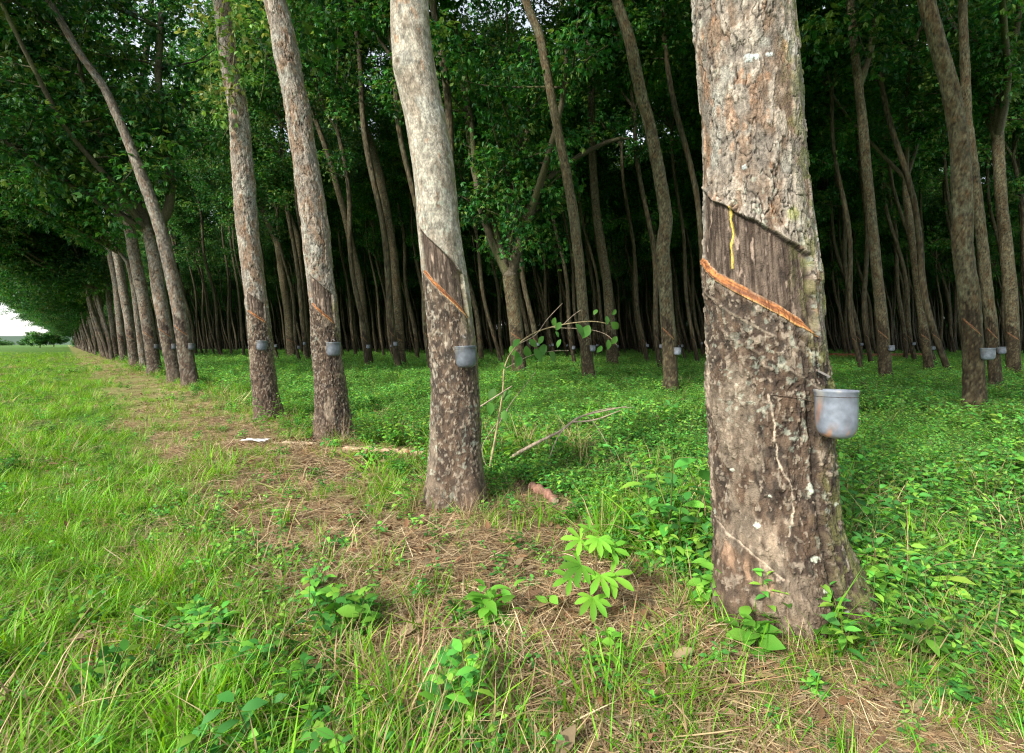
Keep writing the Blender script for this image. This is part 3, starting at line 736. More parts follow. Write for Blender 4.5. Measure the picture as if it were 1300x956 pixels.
for (k, Z, (bx, by), pts, lab, amp, cut, pan, nph, dz, ex) in defs:
    Z = CH*F/(by-HZ); X = (bx-CX)/F*Z; gz = float(gh(X, Z))
    pth = path_from_px((X, Z), pts, Z, .96, 6.2)
    st = dict(amp=1.4, face=math.atan2(-Z, -X)+0, cut=cut, panel=pan, cupz=1.05, moss=.8, scars=(.28, .6)); st.update(ex)
    rt, f = build_tree(lab, None, (X, Z, gz), pth, st, k*5+2, CH+HZ/F*Z+.2, nph, dz, dict(lean=LEAN+FIELD*.1, nl=5, lens=(5, 8)), nleaf=38, cutn=90)
    heroes[k] = (X, Z, gz, f, rt)
# cups on the first four
def cup_on(f, X, Z, gz, phi, rim, label, scale=1., big=False, group=None, face=0.):
    r = .070 if big else .07; h = .178 if big else .145
    q, _ = f(np.array([phi]), np.array([rim])); q0, _ = f(np.array([phi]), np.array([rim-.01]), .1)
    o = norm(q0[0]*A(1, 1, 0)-q[0]*A(1, 1, 0)) if True else 0
    p = q[0]*A(1, 1, 0)+o*(r*scale+.004)
    return place_cup((X+p[0], Z+p[1], gz+rim-h*scale), label, group, scale, big, rz=math.atan2(o[1], o[0]))
cup_on(f1, X1, Z1, gz1, .80, .905, 'large grey plastic cup with rusty stains wired to the thickest near trunk', .95, True)
cup_on(heroes[2][3], *heroes[2][:3], .42, 1.045, 'matte grey cup hanging on the pale second trunk of the front row', .94)
cup_on(heroes[3][3], *heroes[3][:3], .35, 1.08, 'grey cup hanging on the blotchy third trunk of the front row', 1.05)
cup_on(heroes[4][3], *heroes[4][:3], .1, 1.09, 'dull brown-grey cup on the vine-wrapped fourth trunk of the front row', .95)
def spout(f, root, phi, v, gz, mat):
    vs = np.array([v-.02, v, v+.02]); g = G(); q, _ = f(np.array([phi]), np.array([v+gz])); q2, _ = f(np.array([phi]), np.array([v+gz]), .1)
    o = norm((q2-q)[0]*A(1, 1, 0)); sd_ = A(-o[1], o[0], 0); p0 = q[0]-o*.008
    V = []
    for t in np.linspace(0, 1, 5):
        for u in np.linspace(-1, 1, 5): V.append(p0+o*.05*t-A(0, 0, .022*t)+sd_*u*.011+A(0, 0, .007*u*u))
    g.add(np.array(V), grid_quads(5, 5, False), A(.13, .12, .11)); link('spout', g.mesh('spout', mat), root)
spout(f1, root1, .86, .965, 0, M_cup)
for k_ in (2, 3): spout(heroes[k_][3], heroes[k_][4], .45, 1.115, 0, M_cup)
# wire round trunk one holding the cup
ph = np.linspace(.05, 1.3, 40); V_ = f1(ph, .86+.02*np.cos(ph*2.4)+0*ph, .004)[0]
V, Q = tube(V_, np.full(40, .0018), 5, 0); g = G(); g.add(V, Q, A(.10, .07, .05))
link('wire', g.mesh('wire', M_wood), root1)

# ---- mid-distance measured trees (their feet get a ring of weeds and straw further down)
fine_id = 0
def mid_tree(base, pts, label, limbs=(), cut=True, ztop=None, cup=None, seed=None, crown=None, group=None, moss=.7, cupscale=1.1):
    global fine_id
    fine_id += 1
    Z = CH*F/(base[1]-HZ); X = (base[0]-CX)/F*Z; gz = float(gh(X, Z))
    pth = path_from_px((X, Z), pts, Z, .8 if base[0] < 250 else .95, ztop)
    st = dict(tone=.46 if base[0] > 300 else .75, face=math.atan2(-Z, -X*.7), moss=moss, lichen=.6, panel=.3, dark=.8, cupz=1.05)  # low tone: bark colour behind the front row darkened to deepen the shade
    if cut: st['cut'] = ((-.9, 1.48), (.8, 1.22))
    lm = []
    for lp, r0, r1, lf in limbs:
        q = [P(x, y, Z+dz_)-A(X, Z, 0) for x, y, dz_ in lp]; lm.append((q, r0*Z/F, r1*Z/F, lf))
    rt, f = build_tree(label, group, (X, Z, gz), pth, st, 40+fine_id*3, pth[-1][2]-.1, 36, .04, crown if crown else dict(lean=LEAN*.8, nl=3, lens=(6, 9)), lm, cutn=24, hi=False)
    if cup: cup_on(f, X, Z, gz, .75, 1.05, cup, cupscale)
    taken.append((X, Z)); return rt
taken = [(X1, Z1)]+[heroes[k][:2] for k in (2, 3, 4)]
ec = dict(lean=LEAN+FIELD*.15, nl=6, lens=(6, 10), out=FIELD, droop=.16, spread=.6)
mid_tree((243, 495), [(60, 0, 7), (100, 70, 7.5), (133, 115, 8.5), (156, 166, 9), (176, 216, 10), (193, 261, 10.5), (206, 301, 11), (218, 352, 12), (228, 402, 12.5), (236, 452, 13), (243, 494, 14)],
  'long slanting rubber tree of the front row leaning far over the field', (), True, 9.6, 'black-grey cup on the long slanting trunk that leans over the field', crown=dict(lean=A(-.3, -.2, 0), nl=4, lens=(4, 6.5), out=FIELD, spread=.7))
mid_tree((223, 487), [(186, 292, 8), (196, 330, 11), (201, 370, 11.5), (212, 430, 11.5), (223, 486, 12.5)],
  'stout forked rubber tree just behind the long slanting trunk in the front row',
  [([(188, 300, 0.2), (213, 271, .1), (215, 211, .2), (204, 140, .3), (201, 95, .4), (205, 20, .5)], 6, 3.5, 12),
   ([(188, 300, 0), (176, 261, .2), (146, 216, .5), (125, 166, .8), (95, 105, 1.1), (48, 58, 1.4), (0, 30, 1.6)], 6, 3, 12)],
  True, None, 'dark cup on the stout forked trunk behind the slanting one', crown=dict(lean=A(-.2, -.1, 0), nl=4, lens=(6, 9), out=FIELD, spread=.6))
mid_tree((198, 478), [(150, 240, 7), (160, 270, 8), (170, 322, 10), (180, 370, 10.5), (190, 430, 11), (198, 478, 12)], 'thick front-row rubber tree with dark cup, seventh from the camera',
  [([(150, 242, 0), (132, 160, .5), (116, 80, 1), (108, -40, 1.5)], 5, 2.5, 16), ([(150, 242, 0), (172, 150, .5), (188, 50, 1), (196, -60, 1.2)], 5, 2.5, 16), ([(148, 236, 0), (100, 130, .6), (60, 40, 1), (30, -50, 1.4)], 5, 2.5, 16)], True, None, 'dark cup on the thick seventh trunk of the front row', crown=ec)
mid_tree((183, 471), [(150, 320, 3), (163, 335, 5), (170, 365, 5), (178, 430, 6), (183, 470, 6.5)], 'slender pale front-row rubber tree squeezed between two thick trunks', (), False, None, crown=ec)
mid_tree((172, 467), [(132, 240, 4.5), (140, 290, 6.5), (150, 330, 7.5), (162, 400, 8), (172, 466, 9)], 'brown front-row rubber tree left of the slender pale one', (), True, None, crown=ec)
mid_tree((157, 460), [(126, 270, 4), (137, 310, 5), (147, 360, 6), (152, 410, 6), (157, 459, 6.5)], 'front-row rubber tree with swollen bend halfway up its trunk', (), True, None, crown=ec)
mid_tree((148, 457), [(120, 300, 3.5), (130, 330, 4), (138, 380, 4.5), (148, 456, 5)], 'thin forked front-row rubber tree where the far trunks begin to merge', (), True, None, crown=ec)
# second row and deeper
mid_tree((853, 501), [(783, 0, 6.5), (799, 47, 7.5), (814, 120, 8), (825, 157, 8.2), (838, 225, 8.7), (846, 277, 9), (841, 314, 9.3), (845, 366, 9), (848, 418, 9.5), (853, 500, 10.5)], 'bent olive-brown rubber tree just left of the thickest trunk', (), True, 9.5, 'small grey cup on the bent trunk just left of the thickest tree')
mid_tree((748, 488), [(670, 10, 5.5), (686, 47, 6), (697, 105, 6), (707, 162, 6), (718, 214, 6.3), (728, 272, 6.5), (736, 340, 7), (741, 408, 7.3), (748, 487, 8.5)], 'slender rubber tree rising behind the bare arching leafy branch', (), True, 10.5, 'small grey cup on the slender trunk behind the leafy branch')
mid_tree((657, 478), [(647, 350, 9), (650, 375, 9), (655, 418, 9.5), (660, 477, 10)], 'dark forked rubber tree whose limb arches far to the right',
  [([(646, 356, 0), (631, 303, .1), (616, 261, .2), (600, 204, .3), (590, 120, .4), (575, 20, .4)], 6, 3.5, 3),
   ([(648, 354, 0), (662, 293, 0), (678, 251, -.1), (710, 214, -.3), (772, 180, -.5), (800, 176, -.6)], 5.5, 2, 2),
   ([(652, 330, 0), (664, 270, 0), (669, 172, .1), (660, 60, .2)], 5, 3, 3)], True, None)
mid_tree((778, 468), [(750, 60, 4), (752, 199, 5), (757, 272, 5.5), (772, 366, 6.5), (778, 467, 7.5)], 'dark straight rubber tree between the slender trunk and the bent olive one', (), True, 13)
mid_tree((1238, 531), [(1176, 0, 12), (1190, 53, 12.5), (1205, 105, 13), (1217, 170, 14), (1223, 264, 14.5), (1221, 305, 14.5), (1231, 381, 15), (1236, 457, 15.5), (1238, 530, 17.5)], 'thick mossy rubber tree near the right edge with lichened foot and pale cup', (), True, 7.5, 'pale grey cup on the thick mossy trunk near the right edge', cupscale=1.2)
mid_tree((1265, 498), [(1222, 0, 6.5), (1224, 58, 7), (1227, 146, 7.5), (1238, 234, 8), (1249, 322, 8), (1258, 410, 8.5), (1265, 497, 9.5)], 'narrower rubber tree directly behind the thick mossy one at the right edge', (), True, 9.5, 'small cup on the narrower trunk behind the thick mossy one')
mid_tree((1287, 480), [(1266, 170, 8.5), (1272, 264, 9), (1284, 381, 10), (1287, 479, 11)], 'dark forked rubber tree at the far right edge of the picture',
  [([(1266, 178, 0), (1257, 110, 0), (1254, 30, 0)], 5.5, 4, 5), ([(1266, 178, 0), (1281, 100, 0), (1290, 10, 0)], 5, 3.5, 5)], True, None)
mid_tree((1125, 486), [(1082, 40, 5.5), (1094, 146, 6.5), (1105, 264, 7), (1117, 381, 8), (1125, 485, 9.5)], 'rubber tree with pale lichened foot right of the thickest trunk',
  [([(1090, 110, 0), (1104, 70, 0), (1112, 20, 0)], 4.5, 3, 3)], True, 12, 'small pale cup on the lichen-footed trunk right of the thickest tree')
mid_tree((1180, 473), [(1150, 225, 5), (1151, 252, 5.5), (1164, 351, 6), (1180, 472, 7)], 'leaning dark rubber tree between the lichened foot and the thick mossy trunk', (), True, None)
mid_tree((508, 467), [(440, 60, 5), (463, 161, 5.5), (483, 226, 6.5), (499, 327, 7), (508, 466, 8.5)], 'tall curved dark rubber tree just left of the pale second front trunk', (), True, None)
mid_tree((469, 466), [(400, 150, 3.5), (418, 201, 4), (436, 266, 4.5), (456, 352, 5), (469, 465, 6)], 'slim brown rubber tree right of the blotchy third front trunk', (), True, None)
mid_tree((371, 456), [(310, 200, 4), (325, 246, 4.5), (353, 311, 5), (366, 400, 5.5), (371, 455, 6.5)], 'dark slim rubber tree with debris at its foot, between third and fourth front trunks', (), True, None)
mid_tree((391, 456), [(325, 170, 3.5), (345, 216, 4), (378, 301, 4.5), (386, 400, 4.8), (391, 455, 5.5)], 'thin rubber tree close behind the left edge of the blotchy third trunk', (), True, None)

pf = []
for (fx, fy) in taken:
    k = 44 if fy < 8 else 18
    a_ = rng.uniform(0, 6.283, k); rr_ = .2+rng.uniform(.0, .42, k)**1.2; pf.append(np.c_[fx+rr_*np.cos(a_), fy+rr_*np.sin(a_)])
pf = np.concatenate(pf)
put('trunk_foot_weeds', S_tall[:2]+S_dry+S_grass[5:]+S_weed[:2], pf, .45, 1.05, .25)
# ------------------------------------------------------------ generic trees
def variant(seed, edge=False):
    H = R_.uniform(8.5, 13) if not edge else R_.uniform(3.9, 5.4)
    r = R_.uniform(.095, .14) if not edge else R_.uniform(.10, .135); n = 16; ph = R_.uniform(0, 6.28); pts = []
    lx = -R_.uniform(.10, .22); ly = R_.uniform(-.06, .04)
    for i in range(n):
        z = -.15+(H+.15)*i/(n-1); pts.append([lx*z+.13*math.sin(z*.9+ph)-.13*math.sin(ph), ly*z+.08*math.sin(z*.7+ph*2)-.08*math.sin(ph*2), z, r*(1-.28*z/H)])
    st = dict(tone=.34 if not edge else .7, face=math.radians(-100), moss=.7, lichen=.7, panel=.3, cut=((-.9, 1.45+R_.uniform(-.05, .05)), (.8, 1.22)), dark=.8, knots=((R_.uniform(-1, 1), R_.uniform(2, 4), .08, .03),))  # interior bark gets a darker colour, adding to the gloom under the canopy
    cr = dict(lean=LEAN*.7, nl=4, lens=(5, 8), spread=.36) if not edge else dict(lean=LEAN*.5+FIELD*.2, nl=6, lens=(6, 9.5), out=FIELD*1.35, droop=.24, spread=.7)
    f = trunk_surface(pts, st, seed); g = G(); trunk_geo(g, f, -.12, H-.05, H, 18, .09); cap(g, pts)
    cen = crown_for(g, A(*pts[-1][:3]), pts[-1][3], **cr)
    if not edge:   # a few twiggy low sprays under the fork
        for _ in range(2):
            q = A(*pts[R_.randrange(10, 15)][:3]); a = R_.uniform(0, 6.28); grow(g, q, A(math.cos(a), math.sin(a), .3), R_.uniform(1, 2), .03, cen, 1)
    gl = G(); leaf_clusters(gl, cen, 44, .72, .165)
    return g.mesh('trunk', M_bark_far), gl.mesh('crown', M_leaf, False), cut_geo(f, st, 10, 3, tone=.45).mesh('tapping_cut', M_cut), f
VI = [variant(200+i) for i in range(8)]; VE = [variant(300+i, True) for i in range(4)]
def put_tree(v, x, y, rz, s, label, group, parts=3):
    t = thing('rubber_tree', label, 'rubber tree', (x, y, float(gh(x, y))), group, rz); t.scale = (s, s, s*R_.uniform(.9, 1.1))
    link('trunk', v[0], t); link('crown', v[1], t)
    if parts > 2: link('tapping_cut', v[2], t)
    return t
# front row beyond the measured trunks
y = 33.5; nfront = 0
while y < 190:
    x = ROW0-ROWK*y+R_.uniform(-.25, .25)
    put_tree(R_.choice(VE), x, y, R_.uniform(-.35, .35), R_.uniform(1.0, 1.3), 'small leaning rubber tree among the merging trunks of the far front row by the field', 'far trees of the front row')
    nfront += 1; y += (1.7+R_.uniform(-.2, .2)) * (1 if y < 90 else 1.8)
for y in (-1.2, -3.4, -5.6, -8.0):  # unseen continuation of the row, added so its crowns shade the interior
    put_tree(VI[0], ROW0-ROWK*y, y, 0, 1., 'rubber tree of the front row standing beside the camera, outside the picture', 'trees of the front row beside the camera')
# interior grid
cand = []
for k in range(1, 46):
    c = ROW0+DROW*k if k < 3 else ROW0+DROW*2+7.6*(k-2); s = R_.uniform(0, 1.9)
    y = -30.0+s
    while y < 330:
        x = c-ROWK*y; y2 = y+R_.uniform(-.25, .25); x2 = x+R_.uniform(-.3, .3)
        y += 1.85
        if y2 < 3: continue
        if abs(math.degrees(math.atan2(x2, y2))) > 52: continue
        d = math.hypot(x2, y2)
        if d < 6 or d > 240: continue
        if min(math.hypot(x2-a, y2-b) for a, b in taken) < 1.7: continue
        # the bits of row two and three seen between the measured trunks stay open
        if k == 1 and y2 < 16.5 and x2 > -2: continue
        if k == 2 and y2 < 13 and x2 > 8: continue
        if R_.random() < .06: continue
        cand.append((d, x2, y2, k))
cand.sort()
NI = 300-nfront-22
for i, (d, x, y, k) in enumerate(cand[:NI]):
    v = VI[R_.randrange(8)]
    if d < 45: lab, grp = 'slender shaded rubber tree among the many dark trunks behind the front rows', 'shaded trees inside the plantation'
    else: lab, grp = 'thin dark rubber tree trunk deep in the gloom of the plantation', 'distant trees deep in the plantation'
    t = put_tree(v, x, y, R_.uniform(-.7, .7), R_.uniform(.85, 1.12), lab, grp, 3 if d < 45 else 2)
    if d < 42 and R_.random() < .6:
        s = t.scale[0]; q = v[3](np.array([.7]), np.array([1.05]), .07)[0][0]*s; rz = t.rotation_euler[2]
        place_cup((x+q[0]*math.cos(rz)-q[1]*math.sin(rz), y+q[0]*math.sin(rz)+q[1]*math.cos(rz), float(gh(x, y))+.98*s), 'tiny grey cup hanging on a shaded trunk inside the plantation', 'cups on shaded trees inside the plantation', 1.15)
# everything farther reads as one dark mass of trunks and leaves
far = cand[NI:]
srcs = []
for v in VI[:5]+VE[:2]:
    g = G()
    for me in (v[0], v[1]):
        n = len(me.vertices); co = np.zeros(n*3, np.float32); me.vertices.foreach_get('co', co)
        q = np.zeros(len(me.loops), np.int32); me.loops.foreach_get('vertex_index', q)
        cl = np.zeros(n*4, np.float32); me.color_attributes['Col'].data.foreach_get('color', cl)
        g.add(co.reshape(-1, 3), q.reshape(-1, 4), cl.reshape(-1, 4)[:, :3])
    srcs.append(g.mesh('far_tree', M_leaf))
for i in range(520):
    a = math.radians(R_.uniform(-39.5, 54)); d = R_.uniform(235, 262); x = d*math.sin(a); y = d*math.cos(a)
    if x+ROWK*y > ROW0+2: far.append((d, x, y, -1))
fp = np.array([(x, y, 0) for d, x, y, k in far])
fo = scatter('far_plantation', srcs, fp, rng.uniform(.85, 1.15, len(fp)), np.array([5+(i % 2) if q[3] < 0 else i*7 % 5 for i, q in enumerate(far)]), .02, rng.uniform(-.7, .7, len(fp)))
print('interior', len(cand), 'front', nfront, 'far', len(far))

g = G(); q = rng.normal(size=(46, 3)); q = norm(q)*rng.uniform(.3, 1, (46, 1))*A(3.2, 3.2, 2.6)+A(0, 0, 2.2); leaf_clusters(g, q, 50, .9, .3); th = g.mesh('thicket', M_leaf)
tp = []
for i in range(420):
    a = math.radians(R_.uniform(-40, 54)); d = R_.uniform(225, 250); x = d*math.sin(a); y = d*math.cos(a)
    if x+ROWK*y > ROW0+2: tp.append((x, y, 0))
scatter('far_thicket', [th], np.array(tp), rng.uniform(.9, 1.5, len(tp)), np.zeros(len(tp)), .1)
tp = [(x, R_.uniform(420, 470), 0) for x in np.arange(-760, -420, 3.2)]
tp = [q for q in tp if q[0]+ROWK*q[1] < -12]
scatter('far_tree_line', [th], np.array(tp), rng.uniform(.6, 1.3, len(tp)), np.zeros(len(tp)), .1)
# ------------------------------------------------------------ distance beyond the field
def crown_bush(name, x, y, h, w_, label, group=None):
    t = thing(name, label, 'tree', (x, y, 0), group); g = G(); limb(g, [A(0, 0, -.2), A(.1, 0, h*.3), A(0, .1, h*.7)], h*.03, h*.015)
    link('trunk', g.mesh('trunk', M_bark_far), t)
    cen = rng.normal(size=(110, 3)); cen = norm(cen)*rng.uniform(.2, 1, (110, 1))*A(w_/2, w_/2, h*.42)+A(0, 0, h*.56)
    gl = G(); leaf_clusters(gl, cen, 60, h*.16, h*.06); link('crown', gl.mesh('crown', M_leaf, False), t)
crown_bush('distant_tree', -.922*150, 150, 5, 8, 'small round dark tree at the far end of the field, left of the front row')
crown_bush('distant_tree', -.895*210, 210, 7, 10, 'low dark tree beside the far end of the front row')
hx = np.linspace(-2200, 600, 160); g = G()
hz = 8+26*fbm(np.stack([hx*.004, hx*0, hx*0], -1), 1, 3, 90)
V = np.concatenate([np.stack([hx, 1400+0*hx, 0*hx-2], -1), np.stack([hx, 1480+0*hx, hz], -1), np.stack([hx, 1700+0*hx, hz*.6], -1)])
g.add(V, grid_quads(3, 160, False), A(.10, .16, .10)); hl = link('hills', g.mesh('hills', M_dry)); hl['kind'] = 'structure'

# red earth strip far inside at right
ms, nt2, o2 = newmat('red_earth'); pr = nd(nt2, 'ShaderNodeBsdfPrincipled'); pr.inputs['Base Color'].default_value = (.30, .07, .03, 1); pr.inputs['Roughness'].default_value = .95; nt2.links.new(pr.outputs[0], o2.inputs[0])
n = 40; xx = np.linspace(24, 32, n); cen_ = 39+0*xx
wv = .9*np.sin(np.linspace(0, np.pi, n))**.5*(.8+.5*fbm(np.stack([xx, 0*xx, 0*xx], -1), 1.2, 2, 3))
V = []
for j in (-1, -.5, 0, .5, 1):
    yy = cen_+j*wv*2; V.append(np.stack([xx, yy, gh(xx, yy)+.02+.38*(1-j*j)], -1))
em = link('red_earth_mound', mesh_np('red_earth_mound', np.concatenate(V), grid_quads(5, n, False), None, ms)); em['kind'] = 'structure'

# ------------------------------------------------------------ plants and debris near the camera
def leaf_obj(name, parent, base, D, up, Lf, wd, col, droop=.3, mat=M_weed):
    n = len(base); V, Q = leaves(np.array(base), np.array(D), np.array(up), np.array(Lf), np.array(Lf)*wd, LEAF_HI, droop, .25, True)
    g = G(); g.add(V, Q, rep(np.array(col), 21)); return link(name, g.mesh(name, mat), parent)
# palmate bright-green young plant
X, Z = ground_at(750, 797); gz = float(gh(X, Z))
t = thing('cassava_plant', 'bright yellow-green young plant with finger-like leaves on the straw verge', 'young plant', (X, Z, gz))
t.scale = (.88, .88, 1.0); g = G(); stem = spline([A(0, 0, -.03), A(.01, .02, .12), A(.03, .02, .22), A(.02, .03, .31)], 10); V, Q = tube(stem, np.linspace(.006, .003, 10), 6); g.add(V, Q, A(.25, .18, .10)); link('stem', g.mesh('stem', M_weed), t)
for (dx, dz_, dy, az, n_, s) in ((-.045, .31, 0, 190, 6, 1.0), (.03, .32, -.02, 270, 7, .95), (.085, .28, -.01, -20, 5, .95), (-.05, .23, -.05, 215, 7, 1.15), (.03, .20, -.07, 260, 6, 1.1), (.08, .19, -.05, -35, 5, 1.2), (-.005, .12, -.08, 265, 7, 1.1), (-.09, .17, -.02, 200, 5, 1.0), (.0, .34, .03, 90, 5, .7), (.02, .25, .06, 60, 6, .9)):
    hub = A(dx, dy, dz_); g = G(); k = min(9, 9); s0 = stem[int(np.clip(dz_/.34, .2, .95)*9)]
    V, Q = tube(spline([s0, (s0+hub)/2+A(0, 0, .02), hub], 6), np.full(6, .0016), 4); g.add(V, Q, A(.35, .30, .10))
    a0 = math.radians(az); an = a0+np.linspace(-1.9, 1.9, n_); D = np.stack([np.cos(an), .7*np.sin(an)-.25, .15+.45*np.sin(an)], -1)
    Lf = .085*s*(.6+.5*np.cos((an-a0)*.7)); V, Q = leaves(np.tile(hub, (n_, 1)), D, np.tile(A(0, -.6, 1), (n_, 1)), Lf, Lf*.30, [(0, .15), (.2, .5), (.45, .85), (.7, 1), (.9, .55), (1, .05)], .25, .25, True)
    col = A(.15, .37, .035)*rng.uniform(.7, 1.2, (n_, 1)); g.add(V, Q, rep(col, 18)); link('leaf', g.mesh('leaf', M_weed), t)
# fallen bare branch
X, Z = ground_at(626, 600)
t = thing('fallen_branch', 'bare grey fallen branch rising from the weeds right of the second trunk', 'branch', (X, Z, 0)); g = G(); o0 = A(X, Z, 0)
def bl(pts, r0, r1, n=7, cl=(.33, .26, .19)):
    q = [P(x, y, z_)-o0 for x, y, z_ in pts]; m = len(q)*5; V, Q = tube(spline(q, m), np.linspace(r0, r1, m), n, .2, m); g.add(V, Q, A(*cl)*(.6+.8*fbm(V, 25, 3, 8))[:, None])
bl([(614, 612, 4.36), (624, 601, 4.36), (650, 580, 4.35), (680, 563, 4.35), (710, 548, 4.4), (735, 530, 4.45), (765, 522, 4.5), (795, 516, 4.55)], .019, .004)
bl([(712, 547, 4.4), (740, 528, 4.5), (770, 519, 4.6), (805, 517, 4.7)], .008, .002)
bl([(725, 536, 4.42), (755, 533, 4.4), (788, 521, 4.38)], .009, .003)
bl([(722, 538, 4.42), (708, 555, 4.35), (698, 580, 4.3), (692, 605, 4.3)], .006, .003)
bl([(745, 528, 4.45), (760, 545, 4.4), (778, 578, 4.35)], .004, .002)
link('bare_stem', g.mesh('bare_stem', M_wood), t)
# arching leafy branch
X, Z = ground_at(618, 612); o0 = A(X, Z, 0)
t = thing('leafy_branch', 'arching broken branch with drooping heart-shaped green leaves beside the second trunk', 'branch', (X, Z, 0)); g = G()
bl([(618, 612, 4.1), (628, 560, 4.1), (638, 500, 4.1), (641, 465, 4.1), (655, 440, 4.1), (680, 422, 4.1), (715, 412, 4.1), (750, 408, 4.15), (772, 411, 4.2)], .010, .003, 6, (.30, .24, .13))
bl([(610, 516, 4.05), (630, 503, 4.08), (650, 490, 4.1)], .007, .004, 6)
bl([(660, 436, 4.1), (680, 425, 4.1), (695, 405, 4.1), (714, 385, 4.1)], .004, .002, 5)
bl([(632, 540, 4.1), (650, 510, 4.1), (668, 488, 4.1), (680, 472, 4.1)], .004, .002, 5)
bl([(715, 412, 4.1), (728, 400, 4.1), (738, 393, 4.1)], .003, .0015, 5); bl([(641, 468, 4.1), (672, 452, 4.1), (700, 446, 4.1), (722, 445, 4.1)], .003, .0015, 5)
bl([(700, 416, 4.1), (745, 418, 4.1), (770, 425, 4.1), (783, 438, 4.1)], .003, .0015, 5); bl([(620, 600, 4.1), (612, 570, 4.1), (625, 545, 4.1), (645, 520, 4.1)], .0035, .002, 5)
link('stem', g.mesh('stem', M_wood), t)
lp = [(668, 448, 24), (678, 452, 26), (655, 455, 24), (690, 446, 22), (648, 448, 20), (697, 455, 24), (662, 462, 20), (705, 412, 18), (712, 418, 16), (731, 420, 24), (748, 422, 24), (684, 450, 24), (770, 410, 16), (776, 418, 20), (782, 402, 12), (772, 440, 18), (783, 436, 16), (764, 448, 14), (705, 430, 12), (758, 402, 12), (628, 502, 26), (650, 505, 24), (636, 470, 18), (640, 530, 20), (622, 520, 22), (712, 440, 15), (672, 440, 18), (660, 440, 18), (690, 436, 16)]
bs = [P(x, y-9, 4.08+rng.normal(0, .06))-o0 for x, y, s in lp]; n_ = len(lp)
D = np.stack([rng.normal(0, .5, n_), rng.normal(-.2, .3, n_), np.full(n_, -.8)], -1); up = np.stack([rng.normal(0, .5, n_), np.full(n_, -1.), rng.normal(.5, .2, n_)], -1)
leaf_obj('leaves', t, bs, D, up, [s*4.1/F*.78 for _, _, s in lp], .62, A(.09, .25, .04)*rng.uniform(.75, 1.5, (n_, 1)), .2)
# logs, chunks, twigs
def log(name, p0, p1, r, label, cat, col=(.36, .25, .16), bend=.02, n=14, twist=0):
    (x0, y0), (x1, y1) = ground_at(*p0), ground_at(*p1); c0 = A((x0+x1)/2, (y0+y1)/2, 0); zz = [float(gh(x0, y0)), float(gh(x1, y1))]
    q = [A(x0, y0, zz[0]+r*.6)-c0, A((x0+x1)/2, (y0+y1)/2+bend, sum(zz)/2+r*.8)-c0, A(x1, y1, zz[1]+r*.6)-c0]
    m = 22; rr = np.full(m, r)*(1+.25*np.sin(np.arange(m)*.9+r*50)); rr[0] *= .6; rr[-1] *= .6; V, Q = tube(spline(q, m), rr, n, .25, int(r*1000))
    g = G(); col_ = A(*col)*(.55+.9*fbm(V, (30, 30, 30), 3, 8))[:, None]; g.add(V, Q, col_)
    g.add(np.concatenate([V[:n], [V[:n].mean(0)]*1]), [[i, (i+1) % n, n, n] for i in range(n)], A(.42, .32, .22)) if False else None
    for sl in (slice(0, n), slice(len(V)-n, len(V))):
        ring = V[sl]; cen = ring.mean(0); V2 = np.concatenate([ring, cen+(ring-cen)*.02]); g.add(V2, [[i, (i+1) % n, n+(i+1) % n, n+i] for i in range(n)], A(.40, .31, .22))
    o = link(name, g.mesh(name, M_wood), None, c0); return tag(o, label, cat)
log('log', (436, 577), (546, 584), .032, 'pale broken log lying in the grass between the second and third trunks', 'log', (.40, .28, .18))
log('log', (345, 566), (398, 570), .022, 'thin pale stick of wood beside the white paper near the fourth trunk', 'log', (.42, .33, .22))
log('log', (385, 622), (440, 602), .018, 'dark rotting log piece lying on the straw verge', 'log', (.09, .06, .045))
log('log', (674, 628), (705, 650), .032, 'short reddish brown log stub in the grass right of the second trunk', 'log', (.26, .14, .10))
log('log', (270, 520), (318, 512), .03, 'grey stump of wood in dry grass left of the fourth trunk', 'log', (.25, .17, .11))
log('twig', (715, 800), (745, 765), .007, 'straight brown stick leaning at the foot of the bright finger-leaved plant', 'twig', (.24, .14, .09))
log('twig', (700, 802), (765, 778), .005, 'short forked brown stick under the bright finger-leaved plant', 'twig', (.26, .15, .10))
log('twig', (600, 815), (700, 832), .006, 'dark stick lying on the straw at the bottom centre', 'twig', (.15, .09, .06))
log('twig', (555, 640), (480, 668), .008, 'dark curved stick on the straw left of the second trunk foot', 'twig', (.13, .08, .055))
log('twig', (-20, 592), (82, 574), .006, 'long grey twig lying across the field grass at the left edge', 'twig', (.30, .22, .15))
log('twig', (790, 770), (818, 738), .008, 'broken grey stick in dry grass right of the bright plant', 'twig', (.33, .25, .18))
# crumpled white paper
X, Z = ground_at(322, 566); g = G(); nx = 14
uu, vv = np.meshgrid(np.linspace(-1, 1, nx), np.linspace(-1, 1, nx)); q = np.stack([uu, vv, 0*uu], -1)
zz = .05*fbm(q, 2.5, 3, 6)+.02
V = np.stack([uu*.13+.03*fbm(q, 3, 2, 7), vv*.07+.02*fbm(q, 3, 2, 9), zz], -1).reshape(-1, 3); g.add(V, grid_quads(nx, nx, False), A(.72, .71, .68))
tag(link('scrap_paper', g.mesh('scrap_paper', M_dry, False), None, (X, Z, float(gh(X, Z))+.02)), 'crumpled white paper scrap in the dry grass before the fourth trunk', 'litter')

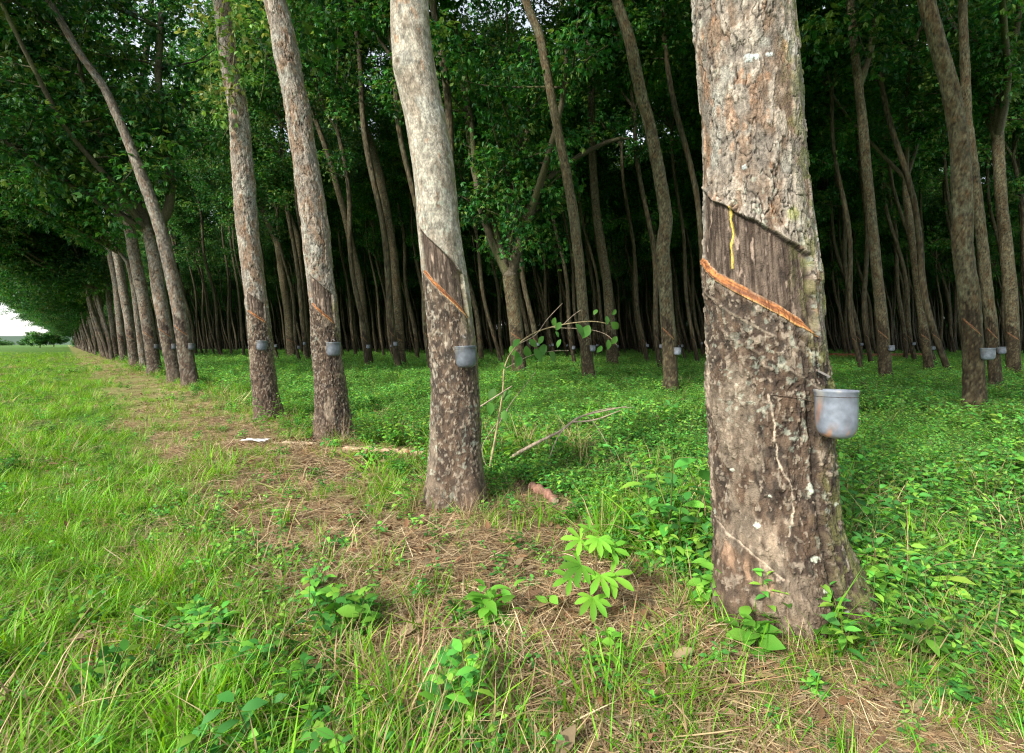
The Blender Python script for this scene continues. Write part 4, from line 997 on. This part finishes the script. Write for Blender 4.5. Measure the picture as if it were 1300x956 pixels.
# climbing vine on tree four
X4, Z4, g4, f4, _ = heroes[4]
t = thing('climbing_vine', 'pale green vine with hanging leaves wrapped round the fourth front trunk', 'vine', (X4, Z4, g4)); g = G()
zz = np.linspace(4.3, 6.0, 60)
for s in (0, 2.1, 4.0):
    ph_ = s+zz*2.2; V_ = f4(np.angle(np.exp(1j*ph_)), zz, .015)[0]; V, Q = tube(V_, np.full(60, .008), 5); g.add(V, Q, A(.22, .19, .09))
vp = []
for (x, y) in ((285, 172), (292, 168), (268, 120), (318, 90), (262, 60), (330, 130), (285, 150)):
    q = P(x, y, Z4-.3)-A(X4, Z4, g4); top = q+A(.05, .05, .7); pp = spline([top, (top+q)/2+A(*rng.normal(0, .06, 3)), q], 10); V, Q = tube(pp, np.full(10, .003), 4); g.add(V, Q, A(.20, .20, .08)); vp += list(pp)
link('stem', g.mesh('stem', M_wood), t)
cen = [P(x, y, Z4-.25+rng.normal(0, .25))-A(X4, Z4, g4) for x, y in ((280, 145), (295, 120), (270, 110), (290, 90), (305, 70), (275, 75), (258, 45), (300, 40), (318, 60), (285, 30), (325, 25), (262, 20), (300, 5), (275, 130), (310, 100), (335, 15))]
gl = G(); leaf_clusters(gl, cen, 20, .32, .085, True, np.array([(.10, .20, .04), (.07, .16, .04), (.14, .24, .05), (.20, .24, .06)])); link('leaves', gl.mesh('leaves', M_leaf), t)

p = np.stack([rng.uniform(-.4, 2.4, 900), rng.uniform(2.4, 5.4, 900)], -1); c = cof(p)
p = p[(c > 2.85)&(c < 5.2)&(nz(p, 1.6, 70) > .45)]
put('tall_grass_clumps', S_grass[5:]*2+S_dry[:2]+S_tall[:2], p, .8, 1.9, .25)
# individual broad-leaved plants around the near trunk and verge
def broad(x, y, h, ll, wd, nl, st_, label, cols=WG, sp=.05, group=None):
    X, Z = ground_at(x, y); me = src_weed(nl, h, ll, wd, cols, 'leafy_weed', M_weed, LEAF_HI, True, st_, sp)
    return tag(link('leafy_weed', me, None, (X, Z, float(gh(X, Z)))), label, 'weed', group)
BRT = [(.11, .30, .035), (.09, .25, .03), (.14, .34, .04)]
broad(1010, 812, .17, .085, .5, 7, 6, 'leafy weed with pointed folded leaves at the foot of the thickest trunk', BRT, .11)
broad(960, 838, .12, .09, .55, 6, 5, 'low pointed-leaf weed just in front of the thickest trunk', BRT, .1)
broad(1060, 835, .13, .10, .45, 6, 5, 'spreading weed with long leaves at the right foot of the thickest trunk', BRT, .1)
broad(1120, 800, .2, .10, .5, 7, 5, 'tall bright weed right of the thickest trunk', BRT, .1)
broad(1165, 850, .16, .09, .5, 6, 4, 'bright broad weed near the bottom right corner', BRT, .1)
broad(910, 790, .22, .075, .6, 8, 4, 'round-leaved upright weed left of the thickest trunk foot', BRT, .06)
broad(885, 660, .35, .06, .62, 10, 8, 'bushy heart-leaved weed against the left side of the thickest trunk', BRT, .13)
broad(460, 815, .16, .085, .6, 6, 4, 'bright young weed with blunt leaves at bottom centre-left', BRT, .05)
broad(405, 790, .13, .10, .4, 6, 4, 'upright blunt-leaved weed left of the bottom centre', BRT, .05)
broad(620, 800, .15, .10, .45, 6, 5, 'long-leaved weed growing out of the straw at the bottom centre', BRT, .06)
broad(700, 790, .09, .075, .5, 4, 2, 'two-leaved seedling left of the bright finger-leaved plant', BRT, .02)
broad(775, 850, .10, .05, .75, 6, 4, 'round-leaved creeping weed below the bright finger-leaved plant', BRT, .07)
broad(358, 555, .45, .07, .5, 12, 9, 'bushy bright green weed between the third and fourth trunks', BRT, .25)
broad(640, 600, .3, .11, .42, 9, 7, 'dark leafy plant tucked against the right foot of the second trunk', WG, .12)
broad(770, 600, .25, .12, .3, 9, 6, 'feathery dark green weed behind the verge, left of the thickest trunk', WG, .15)
